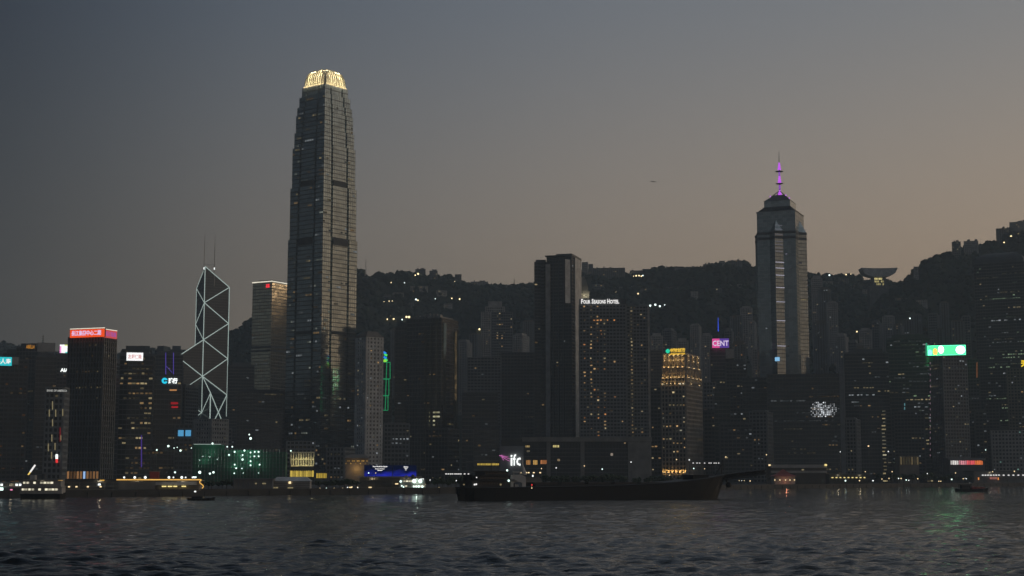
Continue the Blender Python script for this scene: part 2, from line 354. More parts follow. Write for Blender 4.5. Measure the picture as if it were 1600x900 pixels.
#@@SETTING
# ------------------------------------------------------------------ harbour water
def make_water():
    rng = np.random.default_rng(7)
    ts = np.concatenate([np.linspace(-3, -.6, 14), np.linspace(-.56, .56, 380), np.linspace(.6, 3, 14)])
    ys = [45.]
    while ys[-1] < 1900: ys.append(ys[-1] * 1.0026 + .02)
    ys = np.array(ys); Y, T = np.meshgrid(ys, ts, indexing='ij'); X = Y * T; Z = np.zeros_like(X)
    sp = Y * .0031
    gust = .75 + .35 * np.sin(X / 61 + 1.3 * np.sin(Y / 83)) * np.sin(Y / 97 + X / 140)
    for i in range(64):
        lam = .9 * (7.5 / .9) ** (i / 63); th = rng.normal(R_(255), R_(36)); k = 2 * math.pi / lam
        slope = .046 * (.45 + .7 * math.exp(-((math.log(lam / 2.8)) / .7) ** 2)); a = slope / k
        fade = np.clip((lam / sp - 2.2) / 2, 0, 1)
        ph = k * (X * math.cos(th) + Y * math.sin(th)) + rng.uniform(0, 6.28)
        s = np.sin(ph); Z += fade * a * gust * (s + .5 * s * s)
    Z[:, np.abs(ts) > .58] = 0
    ny, nx = X.shape; v = np.stack([X, Y, Z], -1).reshape(-1, 3)
    idx = np.arange(ny * nx).reshape(ny, nx); q = np.stack([idx[:-1, :-1], idx[:-1, 1:], idx[1:, 1:], idx[1:, :-1]], -1).reshape(-1, 4)
    me = bpy.data.meshes.new('water'); me.vertices.add(len(v)); me.vertices.foreach_set('co', v.ravel())
    me.loops.add(q.size); me.loops.foreach_set('vertex_index', q.ravel()); me.polygons.add(len(q))
    me.polygons.foreach_set('loop_start', np.arange(0, q.size, 4)); me.polygons.foreach_set('loop_total', np.full(len(q), 4))
    me.polygons.foreach_set('use_smooth', np.ones(len(q), bool)); me.update(calc_edges=True); me.validate()
    m = bpy.data.materials.new('harbour_water'); m.use_nodes = True; t = m.node_tree; b = t.nodes['Principled BSDF']
    b.inputs['Base Color'].default_value = (.008, .012, .013, 1); b.inputs['Roughness'].default_value = .07; b.inputs['IOR'].default_value = 1.333; b.inputs['Specular IOR Level'].default_value = .40
    tcn = t.nodes.new('ShaderNodeTexCoord'); mp = t.nodes.new('ShaderNodeMapping'); mp.inputs['Scale'].default_value = (.55, .9, 1)
    nz = t.nodes.new('ShaderNodeTexNoise'); nz.inputs['Scale'].default_value = 1.1; nz.inputs['Detail'].default_value = 4; nz.inputs['Roughness'].default_value = .62
    nz2 = t.nodes.new('ShaderNodeTexNoise'); nz2.inputs['Scale'].default_value = .16; nz2.inputs['Detail'].default_value = 3
    mp2 = t.nodes.new('ShaderNodeMapping'); mp2.inputs['Scale'].default_value = (.45, 1, 1)
    t.links.new(tcn.outputs['Object'], mp.inputs[0]); t.links.new(mp.outputs[0], nz.inputs['Vector']); t.links.new(tcn.outputs['Object'], mp2.inputs[0]); t.links.new(mp2.outputs[0], nz2.inputs['Vector'])
    bp = t.nodes.new('ShaderNodeBump'); bp.inputs['Strength'].default_value = 1; bp.inputs['Distance'].default_value = .2; t.links.new(nz.outputs[0], bp.inputs['Height'])
    bp2 = t.nodes.new('ShaderNodeBump'); bp2.inputs['Strength'].default_value = 1; bp2.inputs['Distance'].default_value = .75; t.links.new(nz2.outputs[0], bp2.inputs['Height']); t.links.new(bp.outputs[0], bp2.inputs['Normal'])
    t.links.new(bp2.outputs[0], b.inputs['Normal'])
    me.materials.append(m); link('water', me, None, 'structure')
make_water()

# ------------------------------------------------------------------ reclaimed land and sea wall
SHORE = [(-2600, 590), (-1000, 605), (0, 665), (340, 745), (700, 854), (1000, 1010), (1200, 1190), (1400, 1370), (1600, 1540), (1900, 1660), (3000, 1680)]
SH = [((px - 800) / F * D, D) for px, D in SHORE]
def shore_depth(px): return float(np.interp(px, [s[0] for s in SHORE], [s[1] for s in SHORE]))
mb = MB()
for (xa, ya), (xb, yb) in zip(SH, SH[1:]):
    mb.quad([(xa, ya, GZ), (xb, yb, GZ), (xb * 5500 / yb if abs(xb) > 1e-6 else 0, 5500, GZ), (xa * 5500 / ya, 5500, GZ)])
mb.build('ground', M['land'], None, 'structure')
mb = MB()
for (xa, ya), (xb, yb) in zip(SH, SH[1:]):
    a, b = Vector((xa, ya)), Vector((xb, yb)); u = (b - a).normalized(); n = Vector((u.y, -u.x)); L = (b - a).length
    ubox(mb, a, u, n, 0, L, -1.5, GZ + .004, 0, .8); ubox(mb, a, u, n, 0, L, GZ + .008, GZ + .7, -.6, .5)
    k = int(L / 12)
    for i in range(k): ubox(mb, a, u, n, (i + .5) * L / k - .3, (i + .5) * L / k + .3, -1, GZ - .3, .8, 1.15)
mb.build('sea_wall', M['stone'], None, 'structure')

# ------------------------------------------------------------------ hills
def fb(x, y, seed, lam, octv=4):
    r = np.random.default_rng(seed); z = np.zeros(np.broadcast(x, y).shape); amp = 1.
    for o in range(octv):
        for _ in range(4):
            a = r.uniform(0, 6.28); k = 6.28 / lam * r.uniform(.7, 1.4)
            z = z + amp * .4 * np.sin(k * (x * math.cos(a) + y * math.sin(a)) + r.uniform(0, 6.28) + .6 * np.sin(.5 * k * (y * math.cos(a) - x * math.sin(a))))
        lam /= 2.1; amp *= .5
    return z
class Hill:
    def __init__(s, pts, D, front, back, seed, drop=5.):
        s.D, s.front, s.back, s.seed = D, front, back, seed
        ps = [P(px, py, D) for px, py in pts]; s.px = [p.x for p in ps]; s.pz = [p.z - GZ - drop for p in ps]
    def z(s, X, Y):
        t = (s.D - Y) / s.front; Xs = X * s.D / Y
        H = np.interp(Xs, s.px, s.pz)
        pr = np.where(t >= 0, np.clip(1 - t, 0, 1) ** 1.2, 1 - .55 * np.clip(-t * s.front / s.back, 0, 1) ** 1.5)
        tt = np.clip(t, 0, 1); g = fb(X, Y, s.seed, 420) * .20 * 4 * tt * (1 - tt)
        return GZ - .5 + H * np.maximum(0, pr + g * pr) + fb(X, Y, s.seed + 1, 60, 3) * 2.2 * np.clip(pr * 3, 0, 1)
HILLS = [Hill([(-700, 500), (-400, 515), (-100, 526), (0, 531), (30, 537), (60, 541), (90, 546), (185, 549), (200, 545), (232, 541), (280, 546), (330, 552), (380, 560), (440, 590), (480, 640)], 3700, 1300, 600, 3),
         Hill([(280, 600), (310, 552), (340, 527), (356, 518), (394, 497), (430, 462), (500, 440), (553, 436), (572, 432), (600, 430), (640, 428), (700, 430), (720, 436), (740, 441), (800, 443), (835, 440), (870, 431), (908, 422), (960, 426),
               (1060, 421), (1100, 417), (1130, 410), (1160, 409), (1180, 417), (1265, 427), (1300, 427), (1338, 428), (1350, 434), (1400, 438), (1430, 450), (1470, 480), (1520, 520), (1600, 560)], 3000, 1150, 700, 5),
         Hill([(1330, 560), (1370, 470), (1400, 441), (1412, 435), (1425, 426), (1440, 411), (1460, 398), (1470, 394), (1490, 389), (1520, 381), (1545, 375), (1562, 371), (1580, 352), (1600, 346), (1640, 343), (1700, 362), (1800, 420), (2000, 520), (2300, 590), (2500, 640)], 2650, 900, 600, 9)]
ICO = None
def ico():
    ph = (1 + 5 ** .5) / 2
    v = np.array([(-1, ph, 0), (1, ph, 0), (-1, -ph, 0), (1, -ph, 0), (0, -1, ph), (0, 1, ph), (0, -1, -ph), (0, 1, -ph), (ph, 0, -1), (ph, 0, 1), (-ph, 0, -1), (-ph, 0, 1)]) / 1.9
    f = np.array([(0, 11, 5), (0, 5, 1), (0, 1, 7), (0, 7, 10), (0, 10, 11), (1, 5, 9), (5, 11, 4), (11, 10, 2), (10, 7, 6), (7, 1, 8), (3, 9, 4), (3, 4, 2), (3, 2, 6), (3, 6, 8), (3, 8, 9), (4, 9, 5), (2, 4, 11), (6, 2, 10), (8, 6, 7), (9, 8, 1)])
    return v, f
def np_mesh(name, v, f, m):
    me = bpy.data.meshes.new(name); me.vertices.add(len(v)); me.vertices.foreach_set('co', v.astype(np.float32).ravel()); k = f.shape[1]
    me.loops.add(f.size); me.loops.foreach_set('vertex_index', f.astype(np.int32).ravel()); me.polygons.add(len(f))
    me.polygons.foreach_set('loop_start', np.arange(0, f.size, k)); me.polygons.foreach_set('loop_total', np.full(len(f), k)); me.materials.append(m); me.update(calc_edges=True); me.validate(); return me
for hi, h in enumerate(HILLS):
    nx, ny = 240, 80; u = np.linspace(h.px[0], h.px[-1], nx) / h.D; yy = np.concatenate([np.linspace(h.D - h.front, h.D, 60), np.linspace(h.D + 20, h.D + h.back, 20)])
    Y, U = np.meshgrid(yy, u, indexing='ij'); X = U * Y; Z = h.z(X, Y); Z[0] = GZ - 3
    idx = np.arange(ny * nx).reshape(ny, nx); q = np.stack([idx[:-1, :-1], idx[:-1, 1:], idx[1:, 1:], idx[1:, :-1]], -1).reshape(-1, 4)
    link('hill', np_mesh('hill', np.stack([X, Y, Z], -1).reshape(-1, 3), q, M['soil']), None, 'structure')
    rng = np.random.default_rng(20 + hi); n = (7000, 22000, 13000)[hi]
    Yt = h.D - h.front * np.abs(rng.beta(1, 2.2, n) * .8) + rng.uniform(0, 25, n); Xt = rng.uniform(h.px[0], h.px[-1], n) / h.D * Yt
    keep = np.abs(Xt / Yt) < .42; Xt, Yt = Xt[keep], Yt[keep]; n = len(Xt)
    Zt = h.z(Xt, Yt); iv, fi = ico(); sc = rng.uniform(2.2, 5.4, n) * (1 + .5 * (rng.random(n) < .1))
    jit = rng.uniform(.6, 1.3, (n, 12, 1)); V = iv[None] * jit * sc[:, None, None]; V[..., 2] *= rng.uniform(.7, 1.15, (n, 1))
    V += np.stack([Xt, Yt, Zt + sc * .35], -1)[:, None, :]; Fc = fi[None] + (np.arange(n) * 12)[:, None, None]
    o = link('hillside_wood', np_mesh('hillside_wood', V.reshape(-1, 3), Fc.reshape(-1, 3), M['wood']), None, 'stuff')
    o['label'] = ('dark wooded ridge behind the red signed tower at the left', 'dark woods covering the long central ridge behind the towers', 'dark woods covering the steep hillside at the right edge')[hi]; o['category'] = 'woods'
def on_hill(px, py, hills=(2, 1, 0)):
    d = P(px, py, 1000.) - Vector((0, 0, CZ)); Ys = np.arange(1500, 3700, 4.); X = d.x / 1000 * Ys; Z = CZ + d.z / 1000 * Ys
    best = None
    for i in hills:
        h = HILLS[i]; m = (Ys > h.D - h.front) & (Ys <= h.D + 10) & (X * h.D / Ys > h.px[0]) & (X * h.D / Ys < h.px[-1])
        hit = np.nonzero(m & (h.z(X, Ys) >= Z))[0]
        if len(hit) and (best is None or Ys[hit[0]] < best.y): best = Vector((X[hit[0]], Ys[hit[0]], h.z(X[hit[0]:hit[0] + 1], Ys[hit[0]:hit[0] + 1])[0]))
    if best is None: h = HILLS[hills[0]]; best = P(px, py, h.D); best.z = min(best.z, float(h.z(np.array([best.x]), np.array([best.y]))[0]))
    return best
def hill_at(X, Y): return max(float(h.z(np.array([X]), np.array([Y]))[0]) for h in HILLS if h.D - h.front < Y < h.D + h.back and h.px[0] < X * h.D / Y < h.px[-1]) if any(h.D - h.front < Y < h.D + h.back and h.px[0] < X * h.D / Y < h.px[-1] for h in HILLS) else GZ
# ================================================================== LANDMARK TOWERS
def rings(root, poly, z0, z1, fl, proud, hgt, m, c, rz, name='floor_band'):
    """one object per floor band: a closed ring that stands proud of the wall, all sharing one mesh"""
    mb = MB(); k = len(poly); out = []
    for i in range(k):
        a, b, d = Vector(poly[i - 1]), Vector(poly[i]), Vector(poly[(i + 1) % k]); e, f = (b - a).normalized(), (d - b).normalized()
        n1, n2 = Vector((e.y, -e.x)), Vector((f.y, -f.x)); mv = n1 + n2; out.append(b + mv * (proud / max(.3, 1 + n1.dot(n2))))
    for z in (0, hgt):
        for q in (out, [Vector(p) for p in poly]): mb.v += [(p.x, p.y, z) for p in q]
    for i in range(k):
        j = (i + 1) % k
        for f in ((i, j, 2 * k + j, 2 * k + i), (2 * k + i, 2 * k + j, 3 * k + j, 3 * k + i), (j, i, k + i, k + j)): mb.f.append(f); mb.c.append(None); mb.m.append(0)
    me = mb.mesh(name, m); nf = round((z1 - z0) / fl)
    for q in range(nf):
        o = link(name, me, root); o.location.z = z0 + q * (z1 - z0) / nf
def win_cells(mb, p, u, n, L, z0, z1, fl, bay, rnd, runs, sing, pal, lo, hi, bh=1., off=.04):
    nf = round((z1 - z0) / fl); fh = (z1 - z0) / nf; nb = max(1, round(L / bay)); bw = L / nb
    for k in range(nf):
        S = {}
        if rnd.random() < runs:
            c, b, a, l = rnd.choice(pal), lo + (hi - lo) * rnd.random() ** 2, rnd.randrange(nb), max(2, int(nb * rnd.uniform(.15, .8)))
            for j in range(a, min(nb, a + l)):
                if rnd.random() < .75: S[j] = (c, b * rnd.uniform(.4, 1.2))
        for j in range(nb):
            if rnd.random() < sing: S[j] = (rnd.choice(pal), lo + (hi - lo) * rnd.random() ** 2)
        for j, (c, b) in S.items():
            A, B = p + u * (j * bw + .25) + n * off, p + u * ((j + 1) * bw - .25) + n * off
            a0 = z0 + k * fh + bh + .05; a1 = min(z0 + (k + 1) * fh - .1, a0 + 1.7)
            mb.quad([(A.x, A.y, a0), (B.x, B.y, a0), (B.x, B.y, a1), (A.x, A.y, a1)], tuple(q * b for q in c))

# ---- the tallest tower, with its crown of lit fins
def crown_tower():
    D = 1550.; w, d, rz, c = fit(447, 508, 556, 560, D, th=38)
    S = (w + d) / 2; w = d = S
    root = thing('skyscraper', 'tallest tower of the skyline with a glowing golden crown of fins', 'skyscraper', (c.x, c.y, GZ), rz)
    z = lambda y: HZ(y, D + 20) - GZ
    full = 109.
    secs = [(0, z(373), 1.0), (z(373), z(292), 104.4 / full), (z(292), z(229), 99.6 / full), (z(229), z(205), 94.5 / full), (z(205), z(178), 90.5 / full), (z(178), z(165), 87 / full), (z(165), z(149), 81 / full), (z(149), z(134), 73 / full)]
    core, pier, lit, lou = MB(), MB(), MB(), MB(); rnd = random.Random(5)
    g = .055
    for si, (z0, z1, s) in enumerate(secs):
        h = S / 2 * s; n1 = h * 2 * .23; gw = h * 2 * g
        # square plan with a recessed groove on each side of every corner block
        def side(k):
            ang = k * math.pi / 2; cs, sn = math.cos(ang), math.sin(ang)
            pts = [(-h, -h), (-h + n1, -h), (-h + n1, -h + gw), (-h + n1 + gw, -h + gw), (-h + n1 + gw, -h), (h - n1 - gw, -h), (h - n1 - gw, -h + gw), (h - n1, -h + gw), (h - n1, -h)]
            return [(cs * x - sn * y, sn * x + cs * y) for x, y in pts]
        poly = [p for k in range(4) for p in side(k)]
        core.prism(poly, z0, z1)
        rings(root, poly, z0, z1, 4.4, .09, .8, M['metal'], c, rz)
        for i, p, u, n, L in edges(poly):
            if not seen(c, p, n, rz) or L < 3: continue
            nb = round(L / 2.6)
            for j in range(nb + 1): ubox(pier, p, u, n, max(0, j * L / nb - .13), min(L, j * L / nb + .13), z0, z1 + .8, 0, .15)
            wn = Vector((math.cos(rz) * n.x - math.sin(rz) * n.y, math.sin(rz) * n.x + math.cos(rz) * n.y))
            west = wn.x > 0
            win_cells(lit, p, u, n, L, z0, z1, 4.4, 3.1, rnd, .16 if west else .42, .006, (YEL, WARM, COOL, (.9, 1, .85)), .012, .22, 1.2)
    # mechanical floors: dark louvre bands
    for ya, yb in ((283, 293), (373, 384), (519, 523)):
        zz, zz2 = z(yb), z(ya); s = [q for q in secs if q[0] <= zz + 2 <= q[1]][0][2]; h = S / 2 * s
        for i, p, u, n, L in edges(rect(2 * h, 2 * h)):
            if seen(c, p, n, rz):
                ubox(lou, p, u, n, L * .29, L * .71, zz, zz2, 0, .75)
                for q in range(5): ubox(lou, p, u, n, L * .29, L * .71, zz + (q + .2) * (zz2 - zz) / 5, zz + (q + .6) * (zz2 - zz) / 5, .75, 1.0)
    core.build('wall', M['mirror'], root); pier.build('mullion', M['metal'], root, 'stuff'); lit.build('lit_window', M['lit'], root, 'stuff'); lou.build('louvre', M['dark'], root, 'stuff')
    # crown
    zb, zt = z(134), z(106.5); hb = S / 2 * 70 / full
    cr = MB(); cr.prism(rect(hb * 1.36, hb * 1.36), zb, zb + (zt - zb) * .55); cr.prism(rect(hb * 1.12, hb * 1.12), zb + (zt - zb) * .55, zb + (zt - zb) * .86); cr.build('crown_core', M['conc'], root)
    fm = MB(); N = 10
    hgt = zt - zb
    def rad(t): return hb * (1 - .40 * t ** 3.0)
    prof = [(i / 8) for i in range(9)]
    for a, b in zip(prof, prof[1:]):
        r0, r1 = rad(a), rad(b); dd0, dd1 = 1.9 * (1 - .5 * a), 1.9 * (1 - .5 * b); th = .52
        fm.hexa([(-th, -r0, zb + hgt * a), (th, -r0, zb + hgt * a), (th, -r0 + dd0, zb + hgt * a), (-th, -r0 + dd0, zb + hgt * a), (-th, -r1, zb + hgt * b), (th, -r1, zb + hgt * b), (th, -r1 + dd1, zb + hgt * b), (-th, -r1 + dd1, zb + hgt * b)])
    fme = fm.mesh('crown_fin', M['fin'])
    lm = MB(); lm.box(-.5, .5, -.5, .5, 0, .7); lme = lm.mesh('crown_lamp', G['warm'])
    for k in range(4):
        ang = k * math.pi / 2
        for j in range(N):
            t = (j + .5) / N * 2 - 1
            if abs(t) > .91: continue
            o = link('crown_fin', fme, root); sc = 1 - .22 * abs(t) ** 3
            o.location = (math.cos(ang) * t * hb * .95, math.sin(ang) * t * hb * .95, zb * (1 - sc)); o.rotation_euler.z = ang + .0 * t; o.scale = (1, 1, sc)
            l = link('crown_lamp', lme, root); l.location = (math.cos(ang) * t * hb * .95 + math.sin(ang) * hb * 1.05, math.sin(ang) * t * hb * .95 - math.cos(ang) * hb * 1.05, zb + .3)
        for j in range(8):
            t = (j + .5) / 8 * 2 - 1
            for rr, zz, e in ((1.14, .9, 380), (.82, hgt * .30, 330), (.77, hgt * .62, 430), (.66, hgt * .90, 420)):
                x, y = t * hb * .9 * (1 if rr > 1 else .7), -hb * rr
                point('crown_floodlight', (math.cos(ang) * x - math.sin(ang) * y, math.sin(ang) * x + math.cos(ang) * y, zb + zz), e, (1, .86, .54), root)
crown_tower()

# ---- the faceted tower with white bracing
def braced_tower():
    D = 2300.; O0 = P(317, 560, D); O = Vector((O0.x, D))
    root = thing('skyscraper', 'angular glass tower outlined by glowing white diagonal bracing with twin masts', 'skyscraper', (O.x, O.y, GZ), -math.atan2(O.x, O.y))
    z = lambda y: HZ(y, D) - GZ
    B, C, Dn, E = (36.9, 12.2), (-12.2, 36.9), (-36.9, -12.2), (12.2, -36.9); Oo = (0, 0)
    N = [z(y) for y in (416.4, 446.7, 473, 503.6, 531, 559, 588, 616, 645, 673, 702, 731)]
    cnt = [0]
    for (p, q, top) in ((B, C, 0), (C, Dn, 4), (E, B, 6), (Dn, E, 8)):
        m = MB(); m.prism([Oo, p, q], 0, [N[top], N[top + 1], N[top + 1]]); m.build('shaft', M['glass2'], root)
    # floor lines on the visible faces
    fl, mu = MB(), MB()
    def face(p, q, n, zf):   # quad strip lines between two plan points below a slanted top
        L = (Vector(q) - Vector(p)).length
        for k in range(int(N[0] / 4.1)):
            zz = k * 4.1
            lim = [zf(t) for t in (0, 1)]
            if zz > max(lim) - 3: continue
            t0, t1 = 0., 1.
            if zz > min(lim) - 3:
                s = (max(lim) - 3 - zz) / (abs(lim[0] - lim[1]) + 1e-6)
                if lim[0] > lim[1]: t1 = min(1, s)
                else: t0 = max(0, 1 - s)
            if t1 - t0 < .05: continue
            a, b = Vector(p).lerp(Vector(q), t0), Vector(p).lerp(Vector(q), t1); u = (b - a).normalized()
            ubox(fl, a, u, Vector(n), 0, (b - a).length, zz, zz + .7, 0, .12)
        for k in range(1, int(L / 4)):
            t = k * 4 / L; a = Vector(p).lerp(Vector(q), t); u = (Vector(q) - Vector(p)).normalized(); zt = zf(t)
            ubox(mu, a, u, Vector(n), -.08, .08, 0, zt - .5, 0, .2)
    nrm = lambda p, q: Vector((q[1] - p[1], -(q[0] - p[0]))).normalized()
    face(Oo, B, nrm(Oo, B), lambda t: N[0] + (N[1] - N[0]) * t); face(C, Oo, nrm(C, Oo), lambda t: N[1] + (N[0] - N[1]) * t)
    face(Dn, Oo, nrm(Dn, Oo), lambda t: N[5] + (N[4] - N[5]) * t); face(E, B, nrm(E, B), lambda t: N[7]); face(Oo, E, nrm(Oo, E), lambda t: N[6] + (N[7] - N[6]) * t); face(Dn, E, nrm(Dn, E), lambda t: N[9])
    fl.build('floor_band', M['metal'], root, 'stuff'); mu.build('mullion', M['metal'], root, 'stuff')
    def tube(p, a, q, b, r=.62, g='led'):
        d = Vector((p[0] + q[0], p[1] + q[1]))
        off = Vector((.35, -1.0)) * .9
        A, Bq = Vector((p[0] + off.x * .3, p[1] + off.y, a)), Vector((q[0] + off.x * .3, q[1] + off.y, b))
        m = MB(); m.bar(A, Bq, r, k=6); m.build('light_tube', G[g], root)
    tube(Oo, N[0], B, N[1]); tube(Oo, N[0], C, N[1], .45)
    for (p, q, seq) in ((Oo, B, (1, 2, 3, 4, 5, 6, 7)), (Oo, C, (1, 2, 3, 4))):
        for i, k in enumerate(seq[:-1]):
            a, b = (q, p) if k % 2 else (p, q)
            tube(a, N[k], b, N[k + 1], .5 if q is C else .62)
    tube(Oo, N[0], Oo, N[8], .6)
    for k in range(0, 6): tube(B, N[1 + k], B, N[2 + k], .55)
    tube(C, N[1], C, N[4] - 6, .45)
    tube(Oo, N[4], Dn, N[5]); tube(Dn, N[5], Oo, N[6]); tube(Oo, N[6], Dn, N[7], .5); tube(Dn, N[7], Oo, N[8], .5); tube(Oo, N[8], Dn, N[9], .5); tube(Dn, N[5], Dn, N[6] + 10, .6)
    tube(Oo, N[6], E, N[7]); tube(E, N[7], Oo, N[8], .55)
    tube(E, N[7], B, N[9]); tube(B, N[7], E, N[9]); tube(E, N[7], E, N[9], .8); tube(B, N[7], B, N[9], .55); tube(B, N[7] + 1, B, N[7] + 5, .5)
    # twin masts on a small frame
    for dx in (-1.6, 13.8):
        m = MB(); m.bar((dx, 4, N[1]), (dx, 4, z(420)), .7); m.bar((dx, 4, z(420)), (dx, 4, z(385)), .5, r2=.4); m.bar((dx, 4, z(385)), (dx, 4, z(362)), .38, r2=.14); m.build('mast', M['alu'], root)
        m = MB(); m.ball((dx, 3, z(419)), .9, sz=2.2); m.build('mast_lamp', G['white'], root)
    m = MB(); m.bar((-1.6, 4, z(413)), (13.8, 4, z(413)), .3); m.bar((-1.6, 4, z(424)), (13.8, 4, z(414)), .2); m.build('mast_frame', M['alu'], root)
braced_tower()

# ---- square tower with golden evening side
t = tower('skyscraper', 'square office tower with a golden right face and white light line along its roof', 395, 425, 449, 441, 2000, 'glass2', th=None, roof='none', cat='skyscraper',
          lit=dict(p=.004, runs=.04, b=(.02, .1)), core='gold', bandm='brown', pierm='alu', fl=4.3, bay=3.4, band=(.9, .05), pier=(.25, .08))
m = MB()
for i, p, u, n, L in edges(t.plan): ubox(m, p, u, n, -.3, L + .3, t.h + .7, t.h + 2.0, .15 + i * .01, .9 + i * .01)
m.build('roof_light', G['ltop'], t.root)
m = MB()
for zz in (HZ(549, 2000), HZ(543, 2000)):
    for i, p, u, n, L in edges(t.plan): ubox(m, p, u, n, 0, L, zz - GZ, zz - GZ + 2.6, .02 + i * .01, .5 + i * .01)
m.build('louvre', M['dark'], t.root)
lg = MB(); x0 = t.w / 2 - 9.5
for a in range(2):
    for b in range(2): lg.box(x0 + a * 3.1, x0 + a * 3.1 + 2.5, -t.d / 2 - .6, -t.d / 2 - .35, t.h - 6.6 + b * 2.4, t.h - 4.5 + b * 2.4)
lg.build('logo', glow('red_logo', (1, .03, .05), 1.3), t.root)
pr = MB(); pr.prism(rect(t.w * .7, t.d * .7), t.h, t.h + 4); pr.build('plant_room', M['dark'], t.root)

# ---- pointed tower with violet mast (two squares turned by 45 degrees)
def star_tower():
    D = 1700.; w, d, rz, c = fit(1176.5, 1237, 1266, 340, D, th=23)
    S = (w + d) / 2 * .5 + w * .5 * 0 + 0; S = w
    root = thing('skyscraper', 'tall stepped tower with glowing violet mast on a pyramid roof', 'skyscraper', (c.x, c.y, GZ), rz)
    z = lambda y: HZ(y, c.y) - GZ
    h = S / 2; a = rect(S, S); zt = z(335); zb_ = z(352)
    e = h * 1.35
    b = [(0, -e), (e, 0), (0, e), (-e, 0)]
    core, bay, pier, lit = MB(), MB(), MB(), MB(); rnd = random.Random(11)
    core.prism(a, 0, zt); bay.prism(b, 0, zb_ - 11)
    # each corner of the turned square closes with a gable
    for i in range(4):
        bm = MB()
        ang = i * math.pi / 2; cs, sn = math.cos(ang), math.sin(ang); R = lambda x, y, zz: (cs * x - sn * y, sn * x + cs * y, zz)
        k = h; x = e - k
        P0, P1, P2, ap = R(-x, -k + .02, zb_ - 11), R(x, -k + .02, zb_ - 11), R(0, -e, zb_ - 11), R(0, -k + .02, zb_ + 4)
        n = len(bm.v); bm.v += [P0, P1, P2, ap]
        for f in ((0, 2, 3), (2, 1, 3)): bm.f.append(tuple(n + q for q in f)); bm.c.append(None); bm.m.append(0)
        bm.build('bay_gable', M['mirror'], root)
    core.build('shaft', M['amber'], root); bay.build('turned_shaft', M['amber'], root)
    rings(root, a, 0, zt, 4.2, .05, .5, M['alu'], c, rz); rings(root, b, 0, zb_ - 11, 4.2, .06, .75, M['metal'], c, rz)
    for pl, z1, off in ((a, zt, 0), (b, zb_ - 11, 1)):
        for i, p, u, n, L in edges(pl):
            if not seen(c, p, n, rz): continue
            nb = round(L / 2.4)
            for j in range(nb + 1): ubox(pier, p, u, n, max(0, j * L / nb - .08), min(L, j * L / nb + .08), 0, z1 + .3, 0, .09)
            win_cells(lit, p, u, n, L, 0, z1 * .9, 4.2, 2.4, rnd, .05 if off else .03, .004, (COOL, (.8, .8, 1), YEL), .03, .2, .9, .05)
    for y in (380, 384, 419, 423): pass
    lv = MB()
    for ya in (366, 374):
        for pl in (a, b):
            for i, p, u, n, L in edges(pl):
                if seen(c, p, n, rz): ubox(lv, p, u, n, 0, L, z(ya + 4), z(ya), 0, .5 + i * .01)
    lv.build('louvre', M['dark'], root, 'stuff')
    pier.build('mullion', M['metal'], root, 'stuff'); lit.build('lit_window', M['lit'], root, 'stuff')
    # light lines on the bays: right-hand facets
    me = {}
    for (ln, ys) in ((0, (358, 364, 372, 378, 383, 388, 393, 398, 415, 424, 435, 454, 476, 505, 544)), (1, (362, 373, 381, 390, 399, 409, 417, 426, 437, 448, 466, 488, 523, 560))):
        p, q = Vector(b[ln]), Vector(b[(ln + 1) % 4]); u = (q - p).normalized(); n = Vector((u.y, -u.x)); L = (q - p).length * .30
        for y in ys:
            bright = .5 if y > 400 else .16
            mb = MB(); ubox(mb, p, u, n, .3, L * (1 if y > 400 else .8), z(y), z(y) + (.7 if y > 400 else .55), .2, .42); ky = (ln, y > 400)
            mb.build('light_line', glow('violet_white_line', (.85, .82, 1), bright) if ky not in me else me[ky], root)
            if ky not in me: me[ky] = [o for o in COL.objects if o.parent is root and o.name.startswith('light_line')][-1].data.materials[0]
    # roof: hipped ledge, block, pyramid, truss, mast
    s2 = h * .68; r = MB(); r.prism(a, zt, z(326), top=rect(2 * s2, 2 * s2)); r.build('roof_ledge', M['glass'], root)
    m = MB(); m.prism(rect(2 * s2, 2 * s2), z(326), z(317)); m.build('top_block', M['amber'], root)
    m = MB(); m.prism(rect(2 * s2 * 1.03, 2 * s2 * 1.03), z(317), z(306), top=rect(s2 * .75, s2 * .75)); m.build('pyramid_roof', M['dark'], root)
    ed = MB()
    for i, p, u, n, L in edges(rect(S + .6, S + .6)): ubox(ed, p, u, n, 0, L, zt - .3, zt + .5, -.1, .4 + i * .01)
    ed.build('roof_edge', M['alu'], root)
    zt2 = z(306); tr = MB()
    for sx in (-1, 1):
        for sy in (-1, 1): tr.bar((sx * s2 * .55, sy * s2 * .55, z(309)), (0, 0, z(298)), .55)
    tr.build('mast_truss', M['metal'], root)
    def lathe(name, pr, m): q = MB(); q.lathe(pr, 12); q.build(name, m, root, smooth=True)
    lathe('mast', [(.9, z(306)), (.8, z(280)), (.55, z(262)), (.4, z(250)), (.22, z(237))], M['metal'])
    V1, V2 = G['mag'], glow('violet_glow', (.42, .12, .8), .65)
    lathe('mast_light', [(3.0, z(307)), (1.4, z(300)), (1.0, z(297))], V1); lathe('mast_light', [(1.1, z(296)), (1.0, z(289))], V2)
    lathe('mast_light', [(2.2, z(286)), (1.5, z(280)), (1.05, z(275))], V1); lathe('mast_light', [(1.0, z(274.5)), (.95, z(269))], V2); lathe('mast_light', [(2.0, z(265.5)), (1.2, z(258)), (.7, z(254))], V1)
    for y, rr in ((287, 4.2), (268, 4.6)):
        q = MB(); q.lathe([(rr, z(y) - .25), (rr, z(y) + .25), (rr - .4, z(y) + .25), (rr - .4, z(y) - .25)], 18)
        for i in range(4): q.bar((0, 0, z(y)), (rr * math.cos(i * 1.57), rr * math.sin(i * 1.57), z(y)), .3)
        q.build('mast_ring', M['metal'], root)
